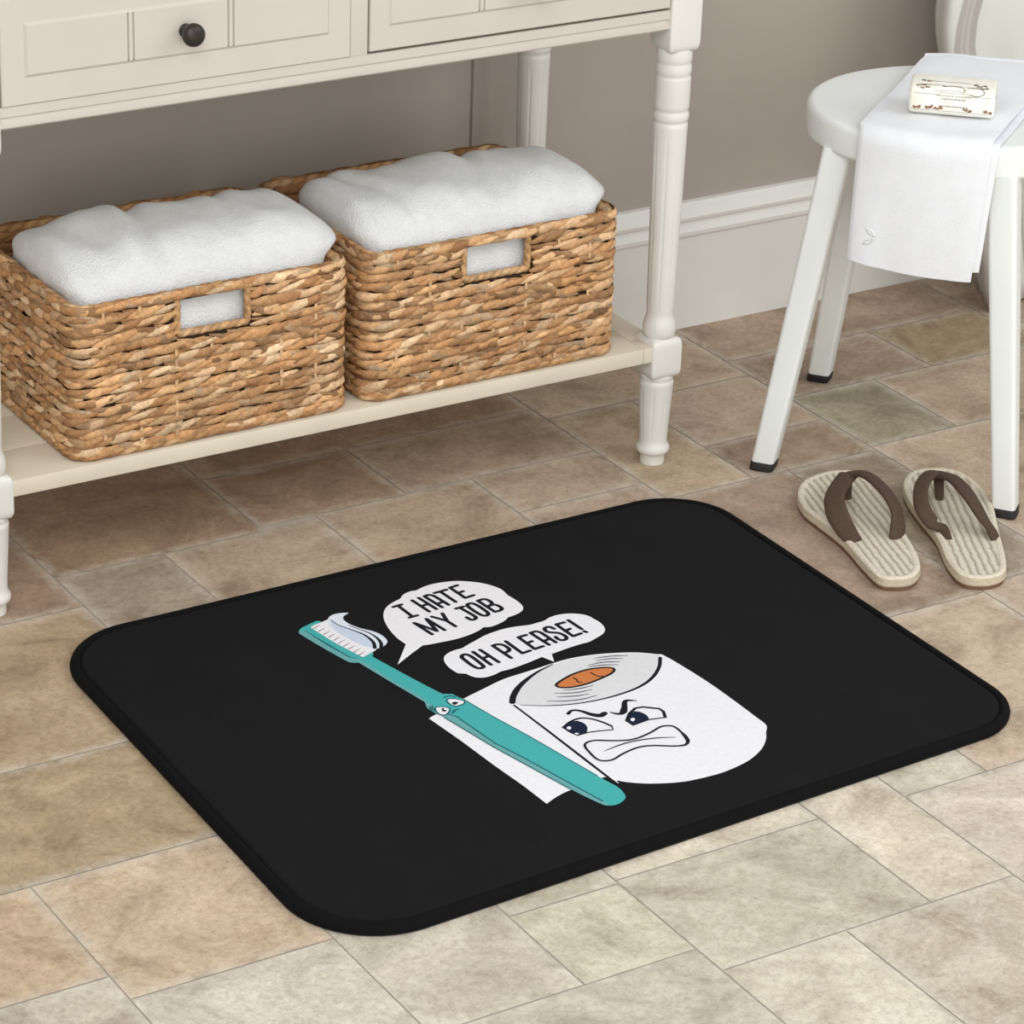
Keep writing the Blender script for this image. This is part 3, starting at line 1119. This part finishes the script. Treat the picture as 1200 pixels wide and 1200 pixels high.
for ee, pu in (([(373, 268), (410, 254), (470, 257), (546, 275), (545, 302), (480, 326), (430, 322), (393, 297)], [(420, 296), (450, 284), (494, 290), (470, 310), (445, 319)]),
               ([(258, 348), (300, 335), (360, 338), (402, 355), (395, 387), (358, 416), (308, 413), (270, 385)], [(318, 350), (345, 348), (346, 367), (378, 370), (356, 386), (330, 383)])):
    fill(ZH(ee), WHITE, 4)
    stroke(ZH(ee), .0016, DTEAL, 4, True)
    fill(ZH(pu), INK)
stroke(ZH([(345, 242), (400, 226), (462, 236)]), .0014, DTEAL, 5)
stroke(ZH([(207, 335), (214, 368), (246, 394)]), .0016, DTEAL, 5)
stroke(ZH([(228, 330), (235, 358), (262, 380)]), .0014, DTEAL, 5)
stroke(ZH([(435, 392), (462, 366), (502, 352)]), .0026, DTEAL, 5, taper=[1, .7, .3])

# -- speech bubbles
fill(ZA([(237, 573), (170, 525), (110, 460), (72, 395), (62, 345), (75, 298), (110, 262), (155, 236), (193, 216), (210, 192), (240, 172), (280, 158), (318, 152), (370, 127), (440, 104), (530, 88), (630, 79), (730, 83), (830, 95), (920, 118), (980, 143),
         (1012, 168), (1035, 190), (1085, 220), (1130, 253), (1153, 285), (1145, 312), (1110, 335), (1060, 355), (1036, 363), (1010, 388), (960, 415), (900, 436), (845, 440), (800, 470), (720, 505), (620, 535), (500, 560), (420, 575), (370, 582), (290, 640), (220, 695), (172, 733)]), WHITE)
fill(ZB([(58, 355), (75, 330), (110, 310), (150, 297), (182, 288), (215, 268), (270, 238), (330, 205), (400, 178), (480, 155), (560, 142), (632, 133), (680, 120), (730, 105), (765, 84), (820, 66), (900, 57), (980, 62), (1030, 75), (1060, 92), (1100, 115), (1130, 145), (1136, 170),
         (1120, 195), (1080, 220), (1030, 247), (980, 260), (900, 285), (780, 328), (797, 381), (715, 348), (600, 395), (500, 430), (440, 445), (400, 465), (340, 484), (280, 486), (240, 476), (205, 460), (150, 457), (100, 425), (66, 388)]), WHITE)
LW = .0040
for Zt, segs in ((ZC, [[(72, 485), (218, 441)], [(160, 465), (405, 650)], [(357, 672), (495, 632)],                       # I
                       [(405, 370), (705, 565)], [(520, 325), (830, 520)], [(562, 470), (682, 435)],                      # H
                       [(620, 300), (930, 490)], [(832, 430), (945, 398)],                                                # A
                       [(797, 240), (1010, 180)], [(910, 222), (1170, 395)],                                              # T
                       [(440, 765), (755, 965)], [(440, 765), (840, 908)], [(840, 908), (655, 695)], [(655, 695), (975, 890)],   # M
                       [(750, 655), (1000, 725)], [(935, 600), (1010, 718)], [(1000, 718), (1165, 825)]]),                # Y
                 (ZF, [[(230, 130), (470, 290)], [(230, 130), (345, 92)], [(372, 207), (435, 185)], [(470, 290), (600, 247)],   # E
                       [(325, 457), (440, 425)], [(665, 335), (930, 505)]]),                                              # J bar, B stem
                 (ZD, [[(290, 375), (605, 600)], [(415, 340), (740, 555)], [(480, 482), (560, 450)],                      # H
                       [(635, 268), (960, 482)]]),                                                                        # P stem
                 (ZE, [[(-88, 392), (145, 560)], [(145, 560), (255, 522)],                                                # L
                       [(90, 335), (320, 500)], [(90, 335), (200, 302)], [(215, 418), (280, 390)], [(320, 500), (437, 460)],    # E
                       [(260, 275), (520, 440)], [(440, 392), (522, 358)],                                                # A
                       [(620, 155), (860, 320)], [(620, 155), (735, 125)], [(745, 248), (815, 215)], [(860, 320), (970, 280)],  # E
                       [(790, 95), (980, 220)], [(1015, 250), (1045, 262)]])):                                            # !
    for sg in segs:
        stroke(Zt(sg), LW)
for Zt, pts, cl in ((ZC, [(620, 300), (690, 275), (770, 286), (850, 328), (950, 388), (1045, 447)], False),               # A top
                    (ZF, [(388, 445), (500, 508), (600, 565), (636, 598), (612, 625), (560, 630), (490, 595)], False),    # J
                    (ZF, [(500, 402), (530, 380), (590, 378), (680, 420), (770, 480), (822, 522), (825, 550), (790, 568), (730, 560), (650, 520), (560, 460), (512, 422)], True),
                    (ZF, [(665, 335), (740, 312), (800, 315), (868, 350), (886, 382), (862, 405), (830, 420)], False),    # B
                    (ZF, [(850, 408), (930, 396), (1000, 420), (1042, 456), (1010, 487), (930, 507)], False),
                    (ZD, [(90, 460), (110, 430), (160, 421), (230, 440), (320, 500), (410, 570), (465, 618), (472, 642), (440, 660), (390, 665), (330, 645), (250, 600), (160, 530), (105, 487)], True),
                    (ZD, [(635, 268), (700, 247), (780, 246), (860, 275), (922, 322), (922, 352), (890, 375), (835, 392)], False),
                    (ZE, [(260, 275), (330, 254), (400, 268), (480, 318), (615, 407)], False),
                    (ZE, [(592, 215), (530, 190), (470, 200), (460, 226), (490, 256), (560, 268), (650, 275), (730, 305), (766, 340), (750, 366), (700, 376), (640, 356), (614, 330)], False)):
    stroke(Zt(pts), LW, INK, 5, cl)
surf = m.build('printed_surface', PM, mat, smooth=False)
surf['label'] = 'black plush top printed with the cartoon'

# ------------------------------------------------------------------ stool
SX, SY = 2.420, 2.820
ST, SB = .4385, .4000
stool = empty('stool', (SX, SY, 0), 'round white wooden stool with four splayed legs and black feet beside the console', 'stool')
E1, E2 = Vector((.8503, -.5263)), Vector((.5263, .8503))
EA, EB = .183, .163                                         # seat is very slightly oval
m = MB()
prof = [(.02, SB), (-.004, SB), (-.0012, SB + .001), (0, SB + .004), (.0001, SB + .006), (.0003, SB + .012), (.0002, ST - .0080), (-.0003, ST - .0060), (-.0018, ST - .0030), (-.0045, ST - .0008), (-.0075, ST), (-.010, ST + .0001), (-.03, ST + .0001)]
rr = []
for o, z in prof:
    ring = []
    for k in range(96):
        a = 2 * PI * k / 96
        oo = o if o != .02 else -.05
        p = E1 * ((EA + oo) * math.cos(a)) + E2 * ((EB + oo) * math.sin(a))
        ring.append((p.x, p.y, z))
    rr.append(ring)
m.rings(rr)
m.build('seat', M_stool, stool, sharp=.9)
A_, B_, C_ = on_z(894, 548), on_z(960, 444), on_z(1178, 603)
D_ = B_ + C_ - A_
cc = (B_ + C_) / 2
for fp in (A_, B_, C_, D_):
    d = Vector((cc.x - fp.x, cc.y - fp.y, 0)).normalized()
    t_ = Vector((-d.y, d.x, 0))
    # square tube legs stand with faces turned to the seat diagonal
    ax1, ax2 = (d + t_).normalized(), (d - t_).normalized()
    topc = fp + d * .074
    loc = Vector((SX, SY, 0))
    lm, fm = MB(), MB()

    def sec(z, h):
        k = z / .405
        c = fp + (topc - fp) * k
        return [Vector((c.x, c.y, z)) - loc + ax1 * x + ax2 * y for x, y in rrect(0, 0, h, h, h * .36, 5)]
    lm.rings([sec(.010, .0136), sec(.012, .0142), sec(.10, .0150), sec(.25, .0164), sec(.405, .0178)])
    L = lm.build('leg', M_stool, stool, sharp=1.0)
    fm.rings([sec(0.0002, .0130), sec(.0015, .0146), sec(.0105, .0148), sec(.0115, .0140)])
    fm.build('rubber_foot', M_rubber, L, sharp=.9)['label'] = 'black rubber foot'

# ------------------------------------------------------------------ hand towel on the stool
A0 = Vector((2.2590, 2.8020))                                # left end of the front bend
Bx = Vector((2.3805, 2.6975))                                # right end of the front bend
wdir = (Bx - A0)
TW = wdir.length
wdir.normalize()
inn = Vector((.806, .592))                                   # direction across the seat, away from the front edge
nrm = Vector((wdir.y, -wdir.x))
if nrm.dot(inn) > 0:
    nrm = -nrm                                               # outward, away from the seat


def seat_edge(base):                                         # signed distance along inn from base to the seat's front edge
    r = base - Vector((SX, SY))
    ax, ay, dx, dy = r.dot(E1) / EA, r.dot(E2) / EB, inn.dot(E1) / EA, inn.dot(E2) / EB
    a, b2, c = dx * dx + dy * dy, 2 * (ax * dx + ay * dy), ax * ax + ay * ay - 1
    return (-b2 - math.sqrt(max(0, b2 * b2 - 4 * a * c))) / (2 * a)


qm = sum(seat_edge(A0 + wdir * TW * k / 4) for k in range(5)) / 5


def towel_sheet(m, lift, th, shift, drop, back, seed, widen=0.0):
    """one folded layer: path across the seat then down the front; returns nothing"""
    path = []
    N = 16
    zt = ST + .0012 + lift
    # back roll
    for k in range(6):
        a = PI / 2 + PI * .45 * (1 - k / 5)
        path.append((back + .006 * (1 - k / 5), zt + .005 * math.sin(PI * k / 5) - .006 * (1 - k / 5) + .004))
    for k in range(1, N):
        u = k / N
        q = back * (1 - u)
        path.append((q, zt + .004 * (1 - u) ** 2 + .0012 * math.sin(u * 9 + seed)))
    # front bend
    r = .012 + lift
    for k in range(7):
        a = PI / 2 * k / 6
        path.append((-(r * math.sin(a)) + .008, zt - r + r * math.cos(a)))
    z0 = zt - r
    q0 = -r + .008
    M2 = 14
    for k in range(1, M2 + 1):
        u = k / M2
        path.append((q0 - .004 * math.sin(u * 2.2), z0 - (z0 - drop) * u))
    NW = 22
    top, bot = [], []
    n = len(path)
    for i, (q, z) in enumerate(path):
        # normal of the path in (q,z)
        a, b2 = path[max(0, i - 1)], path[min(n - 1, i + 1)]
        dq, dz = b2[0] - a[0], b2[1] - a[1]
        l_ = math.hypot(dq, dz) or 1
        nq, nz = dz / l_, -dq / l_
        if i < n * .5 and nz < 0:
            nq, nz = -nq, -nz
        hang = max(0, min(1, (zt - z) / .17))
        rt_, rb = [], []
        for j in range(NW + 1):
            v = j / NW
            edge = 1 - (abs(2 * v - 1)) ** 8
            w_ = shift + v * (TW + widen) * (1 - .07 * hang)
            base = A0 + wdir * w_
            qe = seat_edge(base)
            if q > 0:
                p = base + inn * (qe + (back - qe) * q / back)
            else:
                p = base + inn * (qe * (1 - .45 * hang) + qm * .45 * hang) + nrm * (-q)
            wob = .0022 * noise.noise(Vector((w_ * 22 + seed, q * 16, z * 14))) + .0025 * hang * math.sin(v * 7 + seed)
            zz = z - .012 * hang * v * 1.0 - (.003 * hang * math.sin(v * PI))
            P3 = Vector((p.x, p.y, zz))
            dirn = (Vector((inn.x, inn.y, 0)) if q > 0 else Vector((-nrm.x, -nrm.y, 0)))
            nvec = dirn * nq + Vector((0, 0, nz))
            rt_.append(P3 + nvec * (th * .5 * (.35 + .65 * edge) + max(0, wob)))
            rb.append(P3 - nvec * (th * .5 * (.35 + .65 * edge)))
        top.append(rt_)
        bot.append(rb)
    ringsx = [t + b2[::-1] for t, b2 in zip(top, bot)]
    m.rings(ringsx)


m = MB()
towel_sheet(m, .0022, .004, .0045, .300, .262, 4, .003)
towel_sheet(m, .0075, .0055, .0, .2915, .268, 1)
ht = empty('hand_towel', (A0.x, A0.y, ST), 'bright white hand towel draped over the stool seat with a leaf emblem', 'towel')
m.v = [(x - A0.x, y - A0.y, z - ST) for x, y, z in m.v]
m.build('towel_cloth', M_terry2, ht, sharp=1.1)


from mathutils.bvhtree import BVHTree
bvh = BVHTree.FromPolygons([Vector(v) for v in m.v], m.f)


def hang_pt(px, py):                                         # point on the hanging front face
    o = Vector((A0.x, A0.y, ST))
    d = ray(px, py).normalized()
    h = bvh.ray_cast(CAM - o, d)
    return h[0] + o - d * .0006


m = MB()
for pts in ([(1013.5, 267), (1019, 267.5), (1024, 271.5), (1026, 278), (1021, 276.5), (1016.5, 273)],
            [(1010, 286), (1013, 281.5), (1019, 279.5), (1026, 278.5), (1022, 284.5), (1016, 287)]):
    P3 = [hang_pt(*p) - Vector((A0.x, A0.y, ST)) for p in pts]
    cl = catmull(P3, 4, True)
    c = sum(cl, Vector()) / len(cl)
    n = len(cl)
    inner = [c + (p - c) * .62 for p in cl]
    nv = Vector((nrm.x, nrm.y, 0)) * .0012
    inner = [p + nv for p in inner]
    m.add(cl + inner, [(i, (i + 1) % n, n + (i + 1) % n, n + i) for i in range(n)])
m.build('leaf_emblem', M_emb, ht)['label'] = 'pale grey embroidered two-leaf emblem'

# ------------------------------------------------------------------ wrapped soap
sz0 = ST + .0135
sc_ = Vector((2.3650, 2.7715, 0))
sa = math.atan2(wdir.y, wdir.x) - .02
soap = empty('wrapped_soap', (sc_.x, sc_.y, sz0), 'small paper-wrapped soap bar with brown floral print on the towel', 'soap', rz=sa)
SL, SD, SH = .0495, .0280, .0190


def soap_pt(x, ang, off=0.):
    c, s = math.cos(ang), math.sin(ang)
    ex = .55
    k = 1.0
    if abs(x) > SL - .004:
        k = 1 - .10 * ((abs(x) - SL + .004) / .004) ** 2
    return Vector((x, (SD * k + off) * math.copysign(abs(c) ** ex, c), SH + (SH * k + off) * math.copysign(abs(s) ** ex, s)))


m = MB()
m.rings([[soap_pt(x, 2 * PI * k / 48) for k in range(48)] for x in (-SL, -SL + .001, -SL + .002, -SL + .004, -.02, 0, .02, SL - .004, SL - .002, SL - .001, SL)])
m.build('soap_bar', M_paper, soap, sharp=.9)
pm_ = MB()


def sstroke(pts, wd, mi):                                    # pts: (x, angle in degrees) on the wrapper
    pts = catmull([(a, b2) for a, b2 in pts], 5) if len(pts) > 2 else [Vector(p) for p in pts]
    n = len(pts)
    vs = []
    for i in range(n):
        d = pts[min(i + 1, n - 1)] - pts[max(i - 1, 0)]
        dm = Vector((d.x, d.y * .0004)).normalized()
        nn = Vector((-dm.y * wd, dm.x * wd / .0004))
        for sg in (-.5, .5):
            q = pts[i] + nn * sg
            vs.append(soap_pt(max(-SL, min(SL, q.x)), math.radians(q.y), .0003))
    pm_.add(vs, [(2 * i, 2 * i + 1, 2 * i + 3, 2 * i + 2) for i in range(n - 1)], mi)


rs2 = random.Random(5)
# 270 = underneath, 180 = front side (-y), 90 = top
for ang, x0, x1 in ((200, -.046, .046), (120, -.040, .040), (158, -.016, .020), (98, -.03, .02), (166, -.044, -.014), (166, .016, .044)):
    sstroke([(x0, ang), (x1, ang)], .0006, 2)
sstroke([(-.012, 128), (0, 122), (.010, 126), (.014, 140), (.012, 152)], .0011, 1)
sstroke([(.016, 128), (.026, 124), (.034, 130), (.036, 152), (.028, 163), (.020, 158)], .0011, 1)
sstroke([(-.034, 124), (-.018, 120), (-.006, 126)], .0011, 1)
sstroke([(-.022, 152), (0, 148), (.012, 152)], .0007, 2)
for row, (a_, xa, xb) in enumerate(((168, -.018, .022), (176, -.012, .016), (184, -.015, .018))):
    x = xa
    while x < xb:
        w_ = rs2.uniform(.0012, .0028)
        sstroke([(x, a_), (x + w_, a_ + .6)], .0010, 2)
        x += w_ + .0009
for (fx, fa, mi) in ((-.043, 193, 0), (-.038, 190, 0), (-.028, 191, 0), (-.023, 188, 0), (-.018, 192, 0), (-.013, 190, 0), (.016, 190, 0), (.021, 193, 0), (.040, 191, 0), (.044, 194, 0),
                     (-.040, 130, 1), (-.034, 126, 0), (-.036, 142, 0), (-.029, 136, 1), (.030, 112, 1), (.036, 106, 1), (.026, 104, 1), (.038, 120, 1), (.033, 124, 1), (-.034, 96, 1), (-.028, 100, 0)):
    for k in range(5):
        a = rs2.uniform(0, 2 * PI)
        sstroke([(fx, fa), (fx + .0032 * math.cos(a), fa + 5 * math.sin(a))], .0019, mi)
pm_.build('wrapper_print', [M_pbrown, M_polive, M_pgrey], soap, smooth=False)
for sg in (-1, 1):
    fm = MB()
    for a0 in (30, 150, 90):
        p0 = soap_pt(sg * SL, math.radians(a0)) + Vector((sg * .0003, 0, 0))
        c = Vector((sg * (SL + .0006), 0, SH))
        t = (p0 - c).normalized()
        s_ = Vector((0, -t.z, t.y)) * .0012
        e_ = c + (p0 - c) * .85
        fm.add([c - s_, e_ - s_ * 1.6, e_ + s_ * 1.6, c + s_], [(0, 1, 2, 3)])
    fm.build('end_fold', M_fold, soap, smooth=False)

# ------------------------------------------------------------------ sandals
def rot2(p, a):
    return Vector((p.x * math.cos(a) - p.y * math.sin(a), p.x * math.sin(a) + p.y * math.cos(a)))


def make_sandal(outline, toe, heel, post, post_top, bands, label):
    H = .0165
    P3 = [on_z(u, v, H) for u, v in outline]
    T, Hh = on_z(*toe, H), on_z(*heel, H)
    c3 = (T + Hh) / 2
    ang = math.atan2(T.y - Hh.y, T.x - Hh.x) - PI / 2
    e = empty('flip_flop', (c3.x, c3.y, 0), label, 'sandal', 'pair of woven flip-flops', ang)

    def loc(p):
        q = rot2(Vector((p.x - c3.x, p.y - c3.y)), -ang)
        return Vector((q.x, q.y, p.z))
    out = [loc(p) for p in P3]
    cl = catmull([(p.x, p.y) for p in out], 8, True)
    area = sum(a.x * b2.y - b2.x * a.y for a, b2 in zip(cl, cl[1:] + cl[:1]))
    if area < 0:
        cl = cl[::-1]
    n = len(cl)
    cen = Vector((0, 0))

    def ins(d):
        r = []
        for i in range(n):
            t = (cl[(i + 1) % n] - cl[i - 1]).normalized()
            r.append(cl[i] + Vector((-t.y, t.x)) * d)
        return r

    def ring(d, z):
        return [(p.x, p.y, z) for p in ins(d)]
    m = MB()
    m.rings([ring(.0015, .0042), ring(-.0002, .006), ring(-.0006, .0085), ring(.0004, .0105), ring(-.0002, .0125), ring(.0006, .0150)], 1, True, False)
    s = MB()
    rr = [ring(.0006, .0148), ring(.0022, .0164), ring(.0045, .0170), ring(.0070, .0166), ring(.0085, .0155)]
    ed = [1.] * (4 * n) + [.3] * n
    m2 = [p for r in rr for p in r]
    fs = []
    for i in range(4):
        for j in range(n):
            k = (j + 1) % n
            fs.append((i * n + j, i * n + k, (i + 1) * n + k, (i + 1) * n + j))
    m.add(m2, fs, 0, edge=ed)
    inn_ = ins(.0085)
    m.add([(p.x, p.y, .0156) for p in inn_], [tuple(range(n))], 0, edge=[0.] * n)
    m.build('woven_sole', [M_sole, M_soleside], e, sharp=1.2)
    o = MB()
    o.rings([ring(.003, 0), ring(.0012, .0006), ring(.0012, .0040), ring(.002, .0046)], 0)
    o.build('outsole', M_outsole, e, sharp=.8)
    # straps: bands sweep from the toe post to the sides
    st = MB()
    for band in bands:
        ctr = catmull([loc(on_z(u, v, z)) for u, v, z, wd in band], 7)
        ws = []
        for i in range(len(band) - 1):
            for k in range(7):
                ws.append(band[i][3] + (band[i + 1][3] - band[i][3]) * k / 7)
        ws.append(band[-1][3])
        rs = []
        nn = len(ctr)
        for i in range(nn):
            t = (ctr[min(i + 1, nn - 1)] - ctr[max(i - 1, 0)]).normalized()
            # band lies like a ribbon over the foot: its width runs along the foot, its normal leans outward/up
            foot = Vector((0, 1, 0))
            side = 1 if ctr[i].x > ctr[0].x else -1
            up = Vector((.55 * (1 if ctr[-1].x > ctr[0].x else -1) * min(1, i / nn * 1.6), 0, 1)).normalized()
            nr = (up - t * up.dot(t)).normalized()
            bi = t.cross(nr).normalized()
            h = ws[i] / 2 * 1.15
            th = .0034
            ring_ = []
            for k in range(14):
                a = 2 * PI * k / 14
                ring_.append(ctr[i] + bi * (h * math.copysign(abs(math.cos(a)) ** .6, math.cos(a))) + nr * (th * math.copysign(abs(math.sin(a)) ** .8, math.sin(a))))
            rs.append(ring_)
        st.rings(rs)
    pb, pt = loc(on_z(post[0], post[1], H - .001)), loc(on_z(*post_top))
    rs = []
    for k in range(6):
        t = k / 5
        c = pb + (pt - pb) * t
        r = .0050 + .0022 * t
        rs.append([(c.x + r * math.cos(2 * PI * q / 14), c.y + r * math.sin(2 * PI * q / 14), c.z) for q in range(14)])
    st.rings(rs)
    st.build('thong_strap', M_strap, e, sharp=1.2)['label'] = 'dark brown fabric thong strap'


make_sandal([(934.5, 577), (943, 561), (972, 551), (1001, 551), (1026, 563), (1043, 586), (1055, 612), (1074, 645), (1079, 664), (1070, 675), (1052, 678), (1030, 675), (1010, 656), (987, 630), (958, 607), (942, 594)],
            (968, 556), (1062, 674), (993, 584), (992, 556, .038),
            [[(994, 557, .040, .020), (985, 568, .045, .021), (978, 583, .045, .022), (981, 602, .036, .0225), (992, 622, .023, .020), (1003, 636, .0145, .015)],
             [(992, 557, .040, .016), (1013, 556, .048, .018), (1033, 571, .050, .019), (1048, 592, .044, .020), (1052.5, 612, .030, .021), (1050, 633, .0135, .018)]],
            'left woven jute flip-flop with brown straps, nearer the black mat')
make_sandal([(1058.5, 565), (1067, 552), (1090, 547.5), (1120, 550), (1146, 565), (1163, 588), (1171, 620), (1179.5, 655), (1176, 671), (1154, 677), (1127, 673), (1110, 655), (1098, 628), (1078, 603), (1064, 583)],
            (1092, 550), (1150, 676), (1101, 585), (1100, 556, .038),
            [[(1103, 556, .040, .015), (1090, 556, .047, .016), (1080, 570, .048, .016), (1080, 592, .040, .016), (1092, 612, .026, .016), (1104, 621, .018, .014), (1110, 634, .0135, .011)],
             [(1098, 556, .040, .018), (1118, 562, .047, .019), (1136, 582, .046, .0195), (1151, 606, .034, .0195), (1162, 622, .022, .018), (1167, 634, .0135, .015)]],
            'right woven jute flip-flop with brown straps, beside the front stool foot')

# ------------------------------------------------------------------ curtain
m = MB()
NU, NV = 90, 60
vs, uu = [], []
for j in range(NV + 1):
    z = .006 + (1.75 - .006) * j / NV
    # gathered at about seat height, spreading above
    if z < .40:
        k = z / .40
        sc = .80 + .0 * k
        xl = 2.750 + (2.641 - 2.750) * k
        yb = 3.128 + .02 * k
    else:
        k = z - .40
        sc = .80 + 1.1 * min(k, .25) + .2 * max(0, k - .25)
        xl = 2.642 + .0 * k
        yb = 3.148
    for i in range(NU + 1):
        u = i / NU
        x = xl + u * .42 * sc + .055 * math.exp(-(u / .035) ** 2)
        amp = .005 + .006 * min(1, max(0, (.45 - z) / .4)) + .003 * min(1, z)
        y = yb + amp * math.sin(u * 21 + 2.2) + .06 * math.exp(-(u / .035) ** 2)
        hem = 0
        vs.append((x - 2.85, y - 3.16, z))
        uu.append(u + .10 * max(0, 1 - z / .38) + .035 - .4 * max(0, min(z, .7) - .38))
fs = []
for j in range(NV):
    for i in range(NU):
        a = j * (NU + 1) + i
        fs.append((a, a + 1, a + NU + 2, a + NU + 1))
m.add(vs, fs, 0, uu=uu)
cur = m.build('curtain', M_curtain)
cur.location = (2.85, 3.16, 0)
tag(cur, 'pale linen curtain with grey stripes hanging behind the stool', 'curtain')
sm = cur.modifiers.new('thickness', 'SOLIDIFY')
sm.thickness = .0015

# ------------------------------------------------------------------ light
wd = bpy.data.worlds.new('world')
SC.world = wd
wd.use_nodes = True
bg = wd.node_tree.nodes['Background']
bg.inputs[0].default_value = (.95, .97, 1.0, 1)
bg.inputs[1].default_value = .68


def area(name, loc, target, size, power, col):
    l = bpy.data.lights.new(name, 'AREA')
    l.shape = 'RECTANGLE'
    l.size, l.size_y = size
    l.energy = power
    l.color = col
    o = bpy.data.objects.new(name, l)
    COL.objects.link(o)
    o.location = loc
    o.rotation_euler = (Vector(target) - Vector(loc)).to_track_quat('-Z', 'Y').to_euler()
    return o


area('window_light', (.2, .6, 2.6), (1.9, 2.7, .1), (1.6, 1.6), 40, (1, .99, .97))
area('soft_fill', (3.6, .6, 2.4), (2.2, 2.4, .1), (1.8, 1.8), 32, (.98, .99, 1))
area('low_fill', (.9, -.4, 1.1), (1.8, 2.9, .25), (2.6, 1.4), 34, (1, .99, .98))  # added low fill without a real source, lifts the dark under the console
SC.view_settings.view_transform = 'Standard'
SC.view_settings.look = 'None'
SC.view_settings.exposure = 0
